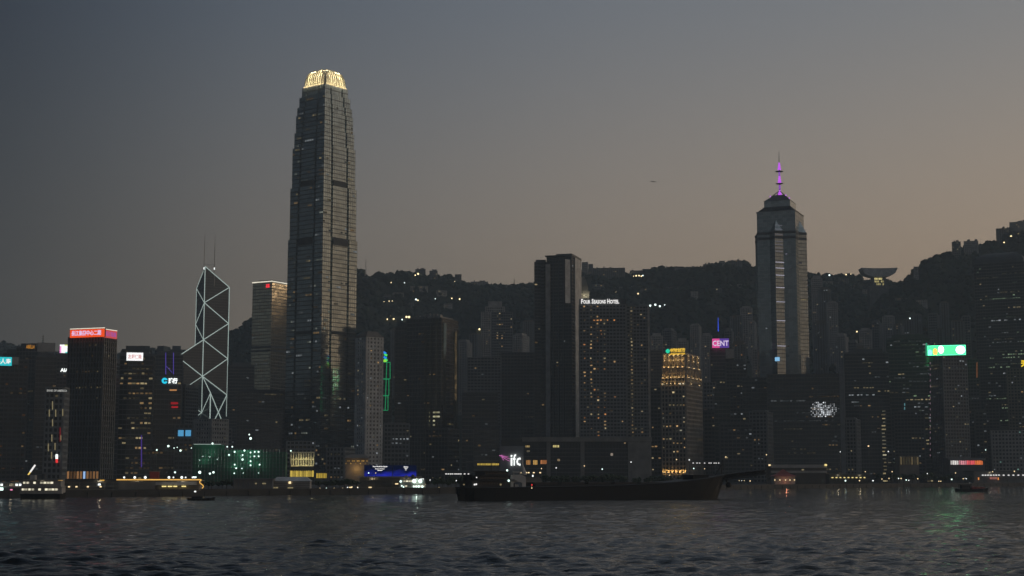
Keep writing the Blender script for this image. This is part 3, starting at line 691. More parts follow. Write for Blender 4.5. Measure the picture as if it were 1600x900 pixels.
    for sx in (-1, 1):
        for sy in (-1, 1):
            q = MB(); q.ball((sx * s2 * .6, sy * s2 * .6, z(308)), .8); q.build('roof_lamp', V1, root)
    point('mast_floodlight', (5, -9, z(311)), 2500, (.7, .2, 1), root, .6); point('mast_floodlight', (-7, -7, z(311)), 1600, (.7, .2, 1), root, .6)
    sg = MB(); sg.box(-2.6, 2.6, -e - .4, -e + .1, z(567), z(561)); sg.build('lit_panel', glow('pale_blue_panel', (.3, .65, 1), .9), root)
star_tower()
def lum(c, b): return tuple(q * b for q in c)
# ================================================================== OFFICE AND HOTEL TOWERS, left to right
L1 = dict(p=.02, runs=.06, b=(.03, .3)); L2 = dict(p=.035, runs=.12, b=(.03, .4)); L0 = dict(p=.008, runs=.03, b=(.02, .15)); LH = dict(p=.03, runs=.0, b=(.04, .5), pal=(WARM, ORG, YEL))
def strip(t, name, x, y0, y1, D, m, r=.35, x2=None):
    a, b = P(x, y0, D), P(x if x2 is None else x2, y1, D); mb = MB(); mb.bar(a, b, r); o = mb.build(name, m); o.parent = t.root; o.matrix_parent_inverse = (Matrix.Translation(t.root.location) @ Matrix.Rotation(t.rz, 4, 'Z')).inverted(); return o
def front_depth(t, px):
    """depth of the tower's front face along the sight line through photo column px, minus a hand's breadth"""
    c = Vector((t.c.x, t.c.y)); n = Vector((math.sin(t.rz), -math.cos(t.rz))); k = (px - 800) / F
    p0 = c + n * (t.d / 2 + .95); return p0.dot(n) / (k * n.x + n.y)
T = {}
T['cyan'] = tower('office_tower', 'dark office block at the left edge carrying the cyan sign', -50, 40, 40, 556, 1300, 'dark', lit=dict(p=.015, runs=.06, b=(.02, .16), pal=(WARM, ORG)))
T['flat'] = tower('office_tower', 'dark flat-topped tower with small orange letters, behind the cyan sign', 26, 60, 74, 536, 1500, 'glass', lit=L0)
T['bill'] = tower('office_tower', 'dark tower below the pale blank billboard', 58, 88, 88, 551, 1420, 'glass', lit=dict(p=.01, runs=.03, b=(.02, .1)))
T['pinkt'] = tower('office_tower', 'dark tower under the glaring pink and white screen', 84, 110, 110, 553, 1480, 'dark', lit=L0)
T['bars'] = tower('office_tower', 'grey tower with gold vertical light bars and a small white name on top', 71, 100, 108, 606, 1040, 'grey', lit=dict(p=.012, runs=.0, b=(.02, .1)), roof='none')
T['redtop'] = tower('office_tower', 'broad dark tower under a glowing red rooftop sign', 107, 162, 182, 526, 1150, 'stripe', th=20, lit=dict(p=.004, runs=.05, b=(.02, .14), z=(.55, .95), pal=(YEL, WARM)), roof='none')
T['whitetop'] = tower('office_tower', 'tower with many yellow lit floors under a white sign', 188, 240, 243, 549, 1230, 'glass', lit=dict(p=.03, runs=.45, b=(.05, .5), pal=(YEL, WARM, YEL)))
T['wavy'] = tower('office_tower', 'dark stepped block behind the white signed tower', 192, 232, 232, 540, 1750, 'dark', lit=L0)
T['purple'] = tower('office_tower', 'dark tower with two violet vertical light lines left of the braced tower', 240, 285, 285, 548, 1700, 'glass', lit=L0)
T['ccb'] = tower('office_tower', 'dark tower carrying a cyan ring emblem and white characters', 240, 283, 283, 588, 1250, 'glass', lit=dict(p=.012, runs=.05, b=(.03, .25), pal=(WARM, ORG, YEL)))
T['low'] = tower('office_block', 'low pale banded block at the foot of the braced tower', 303, 331, 357, 655, 1480, 'pale', lit=L0, roof='none', fl=4.2, band=(2.2, .7))
T['refl'] = tower('office_tower', 'dark glass tower between braced tower and the golden sided one', 357, 397, 397, 566, 1900, 'glass', lit=L0)
T['refl2'] = tower('office_tower', 'shadowy glass block in front of the golden sided tower', 372, 446, 446, 608, 1620, 'glass2', lit=dict(p=.006, runs=.02, b=(.02, .1)))
T['scr'] = tower('office_block', 'low dark block carrying two pale blue screens left of the banded block', 274, 301, 301, 664, 1235, 'dark', lit=dict(p=.01, runs=.03, b=(.03, .2)), roof='none')
T['jard'] = tower('office_tower', 'pale tower pierced by a grid of small windows under a low hipped roof', 556, 572, 599, 527, 1400, 'white', lit=dict(p=.07, runs=.0, b=(.05, .55), pal=(YEL, COOL, WARM), w=1.3), roof='none', fl=3.6, bay=3.5, band=(1.9, .4), pier=(1.9, .55))
t = T['jard']; m = MB(); e = t.h + .7; m.prism(rect(t.w + 1.2, t.d + 1.2), t.h + .62, t.h + .9); m.prism(rect(t.w, t.d), t.h + .9, t.h + 6.2, top=rect(t.w * .55, t.d * .55)); m.build('hipped_roof', M['brown'], t.root)
T['neon'] = tower('office_tower', 'dark slim tower edged with green neon rectangles', 594, 613, 613, 566, 1560, 'glass', lit=dict(p=.01, runs=.02, b=(.02, .1)))
# stepped twin: golden facets
T['one'] = tower('office_tower', 'broad stepped glass tower with golden vertical facets and a notched crown', 636, 690, 716, 497, 1520, 'mirror', th=25, lit=dict(p=.008, runs=.05, b=(.02, .12), pal=(YEL, WARM)), roof='none', core='glass2', fl=4.1)
t = T['one']; mg, md = MB(), MB()
for u0, u1, zf, dpt in ((.50, .57, .95, 4.4), (.66, .73, .97, 5.0), (.82, .90, .985, 5.4)):
    a, b = -t.w / 2 + u0 * t.w, -t.w / 2 + u1 * t.w; mg.prism([(a, -t.d / 2 - .4), (b, -t.d / 2 - dpt), (b + .01, -t.d / 2 - .3)], 0, t.h * zf)
for v0, v1, zf in ((.1, .22, .97), (.72, .97, .93)):
    a, b = -t.d / 2 + v0 * t.d, -t.d / 2 + v1 * t.d; mg.prism([(t.w / 2 + .4, a), (t.w / 2 + 3.4, a + .6), (t.w / 2 + .4, b)], 0, t.h * zf)
mg.build('bay', M['silver'], t.root)
for i in range(9): a = -t.w * .42 + i * t.w * .1; md.box(a, a + t.w * .055, -t.d * .45, -t.d * .3, t.h, t.h + 5.5 - abs(i - 5) * .5)
md.prism(rect(t.w * .8, t.d * .8), t.h, t.h + 2.6); md.build('crown', M['alu'], t.root)
lt = MB(); rr = random.Random(4)
for k in range(10): z = 32 + k * 4.1; L = rr.uniform(.3, 1) * t.w * .22; lt.quad([(t.w * .28, -t.d / 2 - .75, z), (t.w * .28 + L, -t.d / 2 - .75, z), (t.w * .28 + L, -t.d / 2 - .75, z + 1.6), (t.w * .28, -t.d / 2 - .75, z + 1.6)], lum((1, .95, .6), rr.uniform(.2, .55)))
lt.build('lit_lift_lobby', M['lit'], t.root, 'stuff')
T['dimw'] = tower('office_tower', 'dim banded wing left of the golden faceted tower', 618, 655, 655, 503, 1580, 'glass2', lit=L0)
T['mid'] = tower('apartment_tower', 'pale slab of flats on the slope with a slim head', 752, 795, 795, 470, 2350, 'pale', lit=dict(p=.03, runs=0, b=(.03, .2), pal=(YEL, WARM)), tiers=[(1.0, 488), (.7, None)], fl=3.4)
T['midw'] = tower('apartment_tower', 'grey flats with a column of lit stair windows below the pale slab', 768, 801, 801, 488, 2100, 'grey', lit=dict(p=.08, runs=0, b=(.05, .5), pal=(YEL, WARM), colw=lambda f: 2.2 if .2 < f < .5 else .25), roof='none')
T['grid'] = tower('office_tower', 'grey office block with a fine window grid, left of the tall slab towers', 730, 783, 783, 559, 1700, 'grey', lit=dict(p=.01, runs=.01, b=(.03, .5)), roof='none', fl=3.4, bay=3.6)
T['box'] = tower('office_tower', 'low dark glass box in front of the grey gridded block', 722, 778, 778, 614, 1480, 'glass', lit=dict(p=.01, runs=.05, b=(.02, .12)), roof='none')
T['blank'] = tower('office_tower', 'plain dark block at the left foot of the tall slab towers', 783, 838, 838, 551, 1760, 'dark', lit=dict(p=.003, runs=.02, b=(.02, .06)), roof='none')
# tall slab towers of the hotel apartments
def slab_towers():
    D = 1500.
    t = tower('apartment_tower', 'tall dark slab tower with a pale right end and roof overhang', 854, 893, 907, 401, D, 'glass2', th=16, lit=dict(p=.006, runs=0, b=(.03, .4)), roof='none', fl=3.4, bay=3.0)
    m = MB(); m.box(-t.w / 2 - 1.2, t.w / 2 + 1.0, -t.d / 2 - 1.6, t.d / 2 + .8, t.h + .7, t.h + 1.9); m.box(-t.w * .1, t.w / 2 + .8, -t.d / 2 - 1.2, t.d / 2 + .5, t.h + 1.92, t.h + 3.0); m.build('roof', M['metal'], t.root)
    m = MB(); hb = HZ(474, D) - GZ
    m.box(t.w / 2 + .32, t.w / 2 + .9, -t.d / 2 + t.d * .30, t.d / 2, 0, t.h + 1.5); m.build('end_wall', M['white'], t.root)
    m = MB(); m.prism([(t.w / 2 - 5.2, -t.d / 2 - 5.4), (t.w / 2 - 1.2, -t.d / 2 - .3), (t.w / 2 - 5.2, -t.d / 2 - .3)], hb, t.h - 3); m.build('end_panel', M['white'], t.root)
    bl = MB(); bl.box(-1.3, 1.3, -2.4, 0, 0, 1.0); bm_ = bl.mesh('balcony', M['dark'])
    for k in range(int((t.h - hb) / 3.4) - 1):
        o = link('balcony', bm_, t.root); o.location = (t.w / 2 - 6.6, -t.d / 2 - .3, hb + k * 3.4)
    p = MB(); p.box(-t.w / 2 - .5, -t.w / 2 + 4.0, -t.d / 2 - 2.4, -t.d / 2 - .3, 0, HZ(412, D) - GZ); p.build('pier_shaft', M['pale'], t.root)
    for k in range(3):
        q = MB(); a = -t.w / 2 + 6.5 + k * 5.2; q.box(a, a + .9, -t.d / 2 - .9, -t.d / 2 - .28, 0, t.h - 2); q.build('fin', M['metal'], t.root)
    t2 = tower('apartment_tower', 'slightly lower dark slab joined to the left of the pale ended one', 835, 855, 855, 410, D + 12, 'glass2', dep=22, lit=dict(p=.012, runs=0, b=(.04, .5)), roof='none', fl=3.4, bay=3.0)
    m = MB(); m.prism(rect(t2.w * .8, t2.d * .8), t2.h, t2.h + 3); m.build('roof', M['metal'], t2.root)
    for k in range(int(t2.h / 3.4) - 2):
        o = link('balcony', bm_, t2.root); o.location = (t2.w * .12, -t2.d / 2 - .3, 6 + k * 3.4)
slab_towers()
T['crownlit'] = tower('office_tower', 'tower behind the hotel with a pale fluted lit crown', 905, 921, 921, 467, 1750, 'mirror', lit=L0, roof='none')
t = T['crownlit']; cx = MB()
for i in range(9): a = -t.w / 2 + i * t.w / 9; f = abs(i - 3) / 6; cx.box(a + .2, a + t.w / 9 - .25, -t.d / 2, -t.d / 2 + 1, t.h + .6, t.h + 22 * (1 - f * f * 1.1) + 4)
cx.build('crown_fin', M['pale'], t.root, 'stuff'); m = MB(); m.prism(rect(t.w * .8, t.d * .5), t.h, t.h + 17, top=rect(t.w * .4, t.d * .3)); m.build('crown_core', M['glassg'], t.root)
for i in range(3): point('crown_floodlight', (-t.w * .4 + i * t.w * .4, -t.d / 2 - 3, t.h + 4), 330, (1, .9, .6), t.root, .5)
hot = lambda f: 3.0 if any(abs(f - q) < .028 for q in (.06, .22, .37, .52, .60, .90)) else .12
T['hotel'] = tower('hotel', 'wide dark hotel slab dotted with warm room windows', 905, 978, 978, 477, 1440, 'grey', dep=24, lit=dict(p=.075, runs=.02, b=(.03, .6), pal=(WARM, ORG, WARM, YEL), colw=hot), roof='none', fl=3.3, bay=3.1, wallm='dark')
T['hotel2'] = tower('hotel', 'right hand hotel wing with a pale edge and a bright stack of windows', 974, 1014, 1014, 479, 1452, 'grey', dep=24, lit=dict(p=.07, runs=0, b=(.03, .35), pal=(WARM, YEL, YEL), colw=lambda f: 8 if .2 < f < .3 else (1.8 if f > .5 and f < .65 else .3)), roof='none', fl=3.3, bay=3.0)
t = T['hotel2']; m = MB(); m.box(t.w / 2 - 1.6, t.w / 2 + .3, -t.d / 2 - 1.3, -t.d / 2 - .65, 0, t.h + 1.5); m.build('edge_pier', M['pale'], t.root)
t = T['hotel']; m = MB(); m.box(-t.w / 2, t.w / 2, -t.d / 2 - .2, t.d / 2 - 6, t.h + .7, t.h + 6.2); m.build('sign_parapet', M['dark'], t.root)
T['paleb'] = tower('apartment_tower', 'pale blank sided tower behind the right end of the hotel', 1012, 1034, 1034, 548, 1780, 'brown', lit=dict(p=.01, runs=0, b=(.03, .2)), roof='none', band=(2.6, .5))
T['dkb'] = tower('office_tower', 'low dark block between the hotel and the gold lit tower', 1016, 1037, 1037, 606, 1560, 'dark', lit=dict(p=.05, runs=.03, b=(.03, .4), pal=(YEL, WARM)), roof='none')
# gold floodlit stepped tower
def gold_tower():
    D = 1440.
    t = tower('office_tower', 'stepped stone tower floodlit in gold with a green disc sign', 1033, 1071, 1096, 590, D, 'tile', th=24, lit=dict(p=.05, runs=.13, b=(.08, .75), pal=(YEL, WARM, (1, .95, .7)), z=(.28, 1)), roof='none', fl=4.0, bay=3.6, band=(1.5, .5), pier=(1.0, .8))
    for sc, ya, yb in ((.95, 590, 573), (.88, 573, 552)):
        z0, z1 = HZ(ya, D) - GZ, HZ(yb, D) - GZ; w, d = t.w * sc, t.d * sc; cr = MB(); cr.prism(rect(w, d), z0, z1); cr.build('setback', M['tile'], t.root)
        pm = MB()
        for i, p, u, n, L in edges(rect(w, d)):
            if not seen(t.c, p, n, t.rz): continue
            nb = round(L / 5)
            for j in range(nb + 1): ubox(pm, p, u, n, max(0, j * L / nb - .5), min(L, j * L / nb + .5), z0, z1 + .8, 0, .8)
            ubox(pm, p, u, n, 0, L, z1 - 1.0 + i * .01, z1 + .6 + i * .01, 0, 1.0)
        pm.build('pilaster', M['tile'], t.root, 'stuff')
    n = 0
    for sc, y, e, k1, k2 in ((1.0, 588, 120, 6, 4), (.95, 572, 80, 5, 3), (.90, 561, 80, 5, 3), (1.02, 598, 60, 6, 2), (.90, 554, 110, 5, 3), (1.0, 737, 330, 6, 0)):
        z = HZ(y, D) - GZ; w, d = t.w * sc, t.d * sc
        for j in range(k1):
            x = -w / 2 + (j + .5) * w / k1; point('uplight', (x, -d / 2 - 1.35, z), e, (1, .58, .16), t.root, .25); n += 1
            q = MB(); q.box(x - .35, x + .35, -d / 2 - 1.9, -d / 2 - 1.2, z - .9, z - .45); q.build('uplight_housing', G['warm'] if y != 737 else G['warm'], t.root)
        for j in range(k2):
            yv = -d / 2 + (j + .5) * d / k2; point('uplight', (w / 2 + 1.5, yv, z), e * .8, (1, .58, .16), t.root, .25)
            q = MB(); q.box(w / 2 + 1.2, w / 2 + 1.9, yv - .35, yv + .35, z - .9, z - .45); q.build('uplight_housing', G['warm'], t.root)
    return t
T['gold'] = gold_tower()
T['cent'] = tower('office_tower', 'dark tower behind the pink and violet lettered screen', 1110, 1146, 1146, 545, 1760, 'glass', lit=L0, roof='none')
T['teal'] = tower('office_tower', 'dark glass tower with faint teal edge right of the gold lit tower', 1116, 1140, 1140, 607, 1500, 'glassg', lit=dict(p=.03, runs=.03, b=(.03, .4)), roof='none')
T['t1'] = tower('office_tower', 'dim office tower under the small grey rooftop box', 1134, 1166, 1166, 562, 1660, 'dark', lit=L1)
T['t2'] = tower('office_tower', 'dark tower just left of the violet masted tower', 1160, 1202, 1202, 590, 1600, 'glass', lit=L1, roof='none')
T['t3'] = tower('office_tower', 'narrow dim block right beside the gold lit tower', 1090, 1118, 1118, 598, 1600, 'grey', lit=dict(p=.05, runs=.04, b=(.03, .3)), roof='none')
T['wide'] = tower('office_tower', 'wide dark glass block with a sparkling patch of reflected light', 1200, 1309, 1309, 585, 1560, 'glass2', dep=40, lit=dict(p=.006, runs=.20, b=(.02, .16), pal=(YEL, COOL, WARM)), roof='none')
t = T['wide']; m = MB(); m.box(t.w / 2 + .1, t.w / 2 + 4.6, -t.d / 2 - .5, t.d / 2, 0, t.h + 5); m.build('edge_fin', M['grey'], t.root)
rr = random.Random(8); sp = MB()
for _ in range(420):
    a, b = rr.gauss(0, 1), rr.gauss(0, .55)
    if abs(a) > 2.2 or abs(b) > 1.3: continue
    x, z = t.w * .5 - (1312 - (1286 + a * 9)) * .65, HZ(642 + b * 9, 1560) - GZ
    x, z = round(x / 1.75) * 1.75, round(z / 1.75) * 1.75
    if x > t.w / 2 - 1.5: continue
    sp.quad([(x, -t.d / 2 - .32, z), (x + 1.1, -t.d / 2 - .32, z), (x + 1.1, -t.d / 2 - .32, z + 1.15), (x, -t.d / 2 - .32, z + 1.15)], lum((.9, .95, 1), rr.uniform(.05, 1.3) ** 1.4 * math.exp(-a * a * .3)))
sp.build('painted_glint', M['lit'], t.root, 'stuff')  # glowing cells paint the reflection that sparkles on the glass
T['r1'] = tower('office_tower', 'dark tower with a few lit floors right of the wide glass block', 1320, 1386, 1386, 545, 1700, 'glass', lit=dict(p=.01, runs=.10, b=(.03, .35), pal=(YEL, COOL)))
T['r2'] = tower('office_tower', 'dark block with a stack of lit stair windows', 1376, 1392, 1392, 640, 1620, 'dark', lit=dict(p=.5, runs=0, b=(.06, .5), pal=(YEL, (1, .9, .6)), colw=lambda f: 1 if f < .5 else .05), roof='none', bay=5)
T['r3'] = tower('office_tower', 'dark tower with pale green lit floors left of the green sign', 1386, 1450, 1450, 522, 1740, 'glassg', lit=dict(p=.012, runs=.22, b=(.03, .3), pal=((.6, .9, .5), YEL, COOL)))
T['grn'] = tower('office_tower', 'slim banded tower beneath the brilliant green sign', 1452, 1472, 1511, 556, 1640, 'grey', lit=dict(p=.03, runs=.14, b=(.02, .3), pal=(COOL, YEL)), roof='none', fl=3.8)
T['grn2'] = tower('office_tower', 'dark tower with a red and gold edge light behind the green signed one', 1506, 1528, 1528, 562, 1720, 'dark', lit=L0, roof='none')
T['right'] = tower('skyscraper', 'tallest dark tower at the right edge with a rounded crown', 1521, 1600, 1614, 408, 1950, 'glass', lit=dict(p=.012, runs=.16, b=(.03, .3), pal=(YEL, COOL, (.7, 1, .6))), roof='none', cat='skyscraper')
t = T['right']; m = MB()
for k in range(6): a0, a1 = k / 6 * 1.45, (k + 1) / 6 * 1.45; m.prism(rect(t.w * (.3 + .68 * math.cos(a0)) , t.d * (.3 + .68 * math.cos(a0))), t.h + .6 + 15 * math.sin(a0), t.h + .6 + 15 * math.sin(a1), top=rect(t.w * (.3 + .68 * math.cos(a1)), t.d * (.3 + .68 * math.cos(a1))))
m.build('rounded_crown', M['dark'], t.root)
T['yel'] = tower('office_tower', 'grey block at the right edge carrying a yellow character', 1576, 1630, 1630, 576, 1760, 'brown', lit=dict(p=.03, runs=.03, b=(.03, .3)), roof='none')
T['white'] = tower('office_block', 'low white banded block at the right edge by the water', 1553, 1640, 1640, 673, 1650, 'pale', lit=dict(p=.03, runs=0, b=(.04, .4), pal=(COOL, (.5, 1, .8))), roof='none', fl=4.0, band=(1.9, .8))
T['edge'] = tower('office_tower', 'dim block standing behind the low white banded one', 1540, 1560, 1560, 630, 1760, 'dark', lit=L1, roof='none')
# rooftop furniture: masts
for lab, x, y0, y1, D, r in (('thin dark aerial on the flat-topped tower at the left', 67, 523, 537, 1500, .5), ('tall lattice aerial on the ridge beside the tallest tower', 571.5, 405, 434, 2990, .7), ('short aerial on the ridge left of the slab towers', 803.5, 436, 445, 2990, .7)):
    a, b = P(x, y0, D), P(x, y1, D); t_ = thing('aerial_mast', lab, 'aerial', (b.x, b.y, b.z - 2)); m = MB(); H = a.z - b.z + 2
    m.bar((0, 0, 0), (0, 0, H), r, r2=r * .45); m.build('mast', M['metal'], t_); m = MB()
    for k in range(4): m.box(-r * 2.2, r * 2.2, -.15, .15, H * (.3 + .17 * k), H * (.3 + .17 * k) + .4)
    m.build('crossbar', M['metal'], t_)
a, b = P(1124, 495, 1760), P(1124, 529, 1760); t_ = thing('light_mast', 'slender blue glowing spire above the pink and violet screen', 'mast', (b.x, b.y + 8, HZ(545, 1760))); m = MB(); H0 = b.z - t_.location.z
m.bar((0, 0, 0), (0, 0, P(1124, 517, 1760).z - t_.location.z), .6); m.build('mast', M['metal'], t_); m = MB(); m.bar((0, 0, P(1124, 517, 1760).z - t_.location.z), (0, 0, a.z - t_.location.z), .55, r2=.25); m.build('light_tube', G['blue'], t_)

# ------------------------------------------------------------------ lights fixed to those towers
t = T['bars']
for x, a, b in ((82, 627, 640), (103, 627, 638), (77, 640, 651), (87, 640, 651), (98, 639, 650), (82, 655, 666), (103, 655, 665), (81, 679, 690), (75.5, 693, 705), (86, 692, 703), (80.5, 706, 717), (95, 600 + 80, 688)):
    if x < 100: strip(t, 'light_bar', x, a, b, front_depth(t, x), G['dim'], .33)
strip(t, 'light_bar', 94, 668, 690, front_depth(t, 94), glow('dim_red_strip', (.5, .02, .03), .3), .35)
strip(t, 'lit_banner', 88.6, 710, 717, front_depth(t, 88), G['white'], .8); strip(t, 'lit_banner', 88.6, 717.2, 723, front_depth(t, 88), G['redl'], .8)
t = T['redtop']; m = MB(); rr = random.Random(2)
for i in range(11):
    x = -t.w / 2 + (i + .3) * t.w / 11; m.quad([(x, -t.d / 2 - .9, 5), (x + t.w / 17, -t.d / 2 - .9, 5), (x + t.w / 17, -t.d / 2 - .9, 10.5), (x, -t.d / 2 - .9, 10.5)], lum((1, .48, .18), rr.uniform(.06, .3)) if i != 6 else (.35, .55, .9))
m.build('lobby_window', M['lit'], t.root, 'stuff')
t = T['purple']
for x in (259, 271): strip(t, 'light_line', x, 551, 585, front_depth(t, x), G['purple'], .4)
strip(t, 'light_line', 259.5, 572, 582, front_depth(t, 262), G['purple'], .3, 269)
t = T['whitetop']; strip(t, 'light_line', 221, 680, 730, front_depth(t, 221), glow('dim_purple', (.16, .08, .6), .35), .45)
t = T['ccb']; strip(t, 'red_light_band', 267, 630, 630, front_depth(t, 270), glow('red_band', (.7, .02, .03), .4), .9, 278); strip(t, 'red_light_band', 268, 636, 636, front_depth(t, 270), glow('red_band', (.8, .02, .03), .5), .7, 278)
strip(t, 'orange_light_band', 265, 609.5, 609.5, front_depth(t, 270), glow('orange_band', (1, .45, .15), .5), .6, 276)
for x in (278, 289.5):
    a = front_depth(T['scr'], x + 4) - .6; q = MB(); p0, p1 = P(x, 681.5, a), P(x + 9, 672, a); q.box(0, p1.x - p0.x, 0, .5, 0, p1.z - p0.z); o = q.build('lit_screen', glow('sky_blue_screen', (.12, .48, .85), .7)); o.location = p0; tag(o, 'small glowing pale blue screen, %s of the pair' % ('left' if x < 280 else 'right'), 'screen')
    q = MB(); W_ = p1.x - p0.x; q.box(-.3, 0, .05, .6, -.3, p1.z - p0.z); q.box(W_, W_ + .3, .05, .6, -.3, p1.z - p0.z); q.box(-.3, W_ + .3, .05, .6, p1.z - p0.z + .01, p1.z - p0.z + .3); q.build('frame', M['metal'], o)
t = T['neon']
for (xa, xb, ya, yb) in ((598.5, 609.5, 566, 592), (598.5, 607.6, 592.5, 618), (598.5, 606.2, 618.5, 641)):
    D = front_depth(t, 604) - 1
    for (a, b, c, d_) in ((xa, ya, xb, ya), (xb, ya, xb, yb), (xa, yb, xb, yb), ((xa + xb) / 2 + .4, ya, (xa + xb) / 2 - .6, yb)): strip(t, 'neon_tube', a, b, d_ if False else D and b if a == c else b, G['greenl'], .3, c) if False else None
    for (x_, y_, x2, y2) in ((xa, ya, xb, ya), (xb, ya, xb, yb), (xa, yb, xb, yb), ((xa + xb) / 2 + .4, ya, (xa + xb) / 2 - .6, yb)): strip(t, 'neon_tube', x_, y_, y2, D, G['greenl'], .34, x2)
t = T['grn2']; strip(t, 'edge_light', 1526.5, 566, 590, front_depth(t, 1526) - .5, glow('amber_edge', (.6, .22, .08), .3), .5)
t = T['grn']
for y in range(566, 716, 9): strip(t, 'edge_light', 1453.5, y, y + 3, front_depth(t, 1455), glow('pink_edge', (.9, .55, .7), .3) if y == 566 else bpy.data.materials['pink_edge'], .28)
t = T['r3']; strip(t, 'edge_light', 1447.5, 536, 556, front_depth(t, 1447) - 1, glow('green_edge', (.05, .6, .3), .6), .9)
for y in (630, 636, 642, 648): strip(t, 'teal_light', 1413.5, y, y + 4, front_depth(t, 1413), glow('teal_dash', (.2, .55, .6), .5), .5)
t = T['r1']
for y in (546, 550.5, 555.5, 561, 566): pass

# ------------------------------------------------------------------ rooftop and wall signs
PN = dict(white=glow('white_sign_face', (1, 1, 1), 1.3, True), cyan=glow('cyan_sign_face', (.03, .62, .68), 1.0), red=glow('red_sign_face', (1, .09, .015), 1.0, True), green=glow('green_sign_face', (.05, .8, .19), 3.0, True), pink=glow('pink_screen', (1, .10, .42), .8), violet=glow('violet_screen', (.13, .06, .42), .8))
sign('rooftop_sign', 'cyan rooftop sign with white characters cut off by the left edge', -34, 17, 557.5, 571, 1297.5, PN['cyan'], '中国太平人寿', G['textw'], tb=(.05, .18, .97, .82), legs=5)
sign('blank_billboard', 'small unlit grey board beside the cyan sign', 19.5, 28.5, 558, 569.5, 1297.5, M['pale'], depth=.8, legs=5)
sign('wall_sign', 'small orange letters near the top of the flat-topped tower', 41, 54, 539, 544.5, front_depth(T['flat'], 47) - .3, None, 'ABELLA', glow('orange_letter', (1, .42, .05), .55), tb=(0, 0, 1, 1))
sign('blank_billboard', 'large pale unlit billboard on a post above the dark roofs at the left', 59, 85, 536, 549.5, 1426, M['pale'], depth=1, legs=8)
s_ = sign('video_screen', 'small glaring screen in pink and white with a cyan corner', 93.5, 107.5, 538.5, 551.5, 1486, PN['white'], legs=6)
q = MB(); q.box(-s_['w'] / 2, -s_['w'] * .33, -.05, 0, 0, s_['h'] * .8); q.build('pink_area', glow('pink_area', (1, .35, .75), 1.1), s_); q = MB(); q.box(s_['w'] * .1, s_['w'] / 2, -.06, 0, 0, s_['h'] * .14); q.build('cyan_area', glow('cyan_area', (.1, .8, .7), 1), s_); q = MB(); q.box(0, s_['w'] / 2, -.06, 0, s_['h'] * .86, s_['h']); q.build('yellow_area', glow('yellow_area', (.9, 1, .35), 1.1), s_)
sign('wall_sign', 'three glowing white letters beside the red signed tower', 94.5, 107, 575.5, 581, front_depth(T['pinkt'], 100) - .5, None, 'AIA', G['white'], tb=(0, 0, 1, 1), bold=.04)
sign('wall_sign', 'thin white lettering along the top of the tower with gold light bars', 73, 105, 608.3, 612.5, front_depth(T['bars'], 88) - .6, M['dark'], 'BANK OF AMERICA', glow('soft_white_letter', (.8, .8, .75), .55), tb=(.03, .1, .97, .9), depth=.3)
t = T['redtop']
a = sign('rooftop_sign', 'long glowing red sign with pale violet characters on the broad dark tower', 110, 162, 514.5, 527, 1149, PN['red'], '長江集團中心二期', glow('lilac_letter', (.85, .62, .95), 1.0), tb=(.05, .22, .9, .86), yaw=math.degrees(t.rz), bold=.015)
o = P(162.3, 527, 1149)
nr = Vector((math.cos(t.rz), math.sin(t.rz))); up = Vector((-nr.y, nr.x))
sd = thing('rooftop_sign', 'short return face of the red sign with darker violet characters', 'sign', (o.x + .2, o.y, o.z), t.rz + math.pi / 2); wl = t.d; hh = a['h']
q = MB(); q.box(0, wl, 0, 1, 0, hh); q.build('panel', glow('red_side_face', (.75, .10, .10), .8), sd); l_ = link('lettering', text_mesh('長江集團', wl * .8, hh * .6, .3, glow('violet_letter', (.5, .12, .45), .8)), sd); l_.location = (wl * .5, -.05, hh * .2)
q = MB(); q.box(0, wl, -.2, .4, hh + .02, hh + .5); q.build('top_light', G['ltop'], sd)
q = MB(); q.box(-a['w'] / 2, a['w'] / 2, -.2, .4, a['h'] + .4, a['h'] + .9); q.build('top_light', G['ltop'], a)
sign('rooftop_sign', 'white rooftop sign with faint pink characters', 198, 223, 551, 563.5, front_depth(T['whitetop'], 210) - .6, PN['white'], '友邦保險', glow('pink_letter', (.9, .42, .42), .85), tb=(.08, .2, .92, .8))
s_ = sign('wall_sign', 'two white characters beside a cyan ring emblem', 263, 277, 590.5, 599.5, front_depth(T['ccb'], 268) - .6, None, '建行', G['white'], tb=(0, 0, 1, 1), bold=.06)
q = MB(); r_ = s_['h'] * .52; cx = -s_['w'] * .5 - r_ - .4
for i in range(16):
    if i in (0, 15): continue
    a0, a1 = i * math.pi / 8, (i + 1) * math.pi / 8
    q.hexa([(cx + rr_ * math.cos(aa), yy, r_ * .95 + rr_ * math.sin(aa)) for yy in (0, -.4) for rr_, aa in ((r_ * .35, a0), (r_, a0), (r_, a1), (r_ * .35, a1))])
q.build('emblem', glow('cyan_emblem', (.02, .62, .85), 1.15), s_)
s_ = sign('hotel_sign', 'white serif style hotel name along the roof of the wide hotel', 908, 968.5, 467, 474.5, front_depth(T['hotel'], 938) - .4, None)
lh, w_ = s_['h'], s_['w']; x = 0.
for word, fr in (('F', .052), ('OUR', .19), (' ', .03), ('S', .05), ('EASONS', .32), (' ', .03), ('H', .065), ('OTEL', .25)):
    if word != ' ':
        o = link('lettering', text_mesh(word, w_ * fr * .96, lh * (1.0 if len(word) == 1 else .78), .3, G['textw'], bold=.03), s_); o.location = (-w_ / 2 + (x + fr / 2) * w_, 0, 0)
    x += fr
t = T['gold']; Dg = front_depth(t, 1050) - .8
s_ = sign('rooftop_sign', 'golden characters and green disc on top of the gold lit tower', 1047.5, 1070.5, 544, 554, front_depth(t, 1058) + t.d * .06 - .8, None, '中国农业银行', G['gold'], tb=(0, .36, 1, 1), yaw=math.degrees(t.rz), bold=.05)
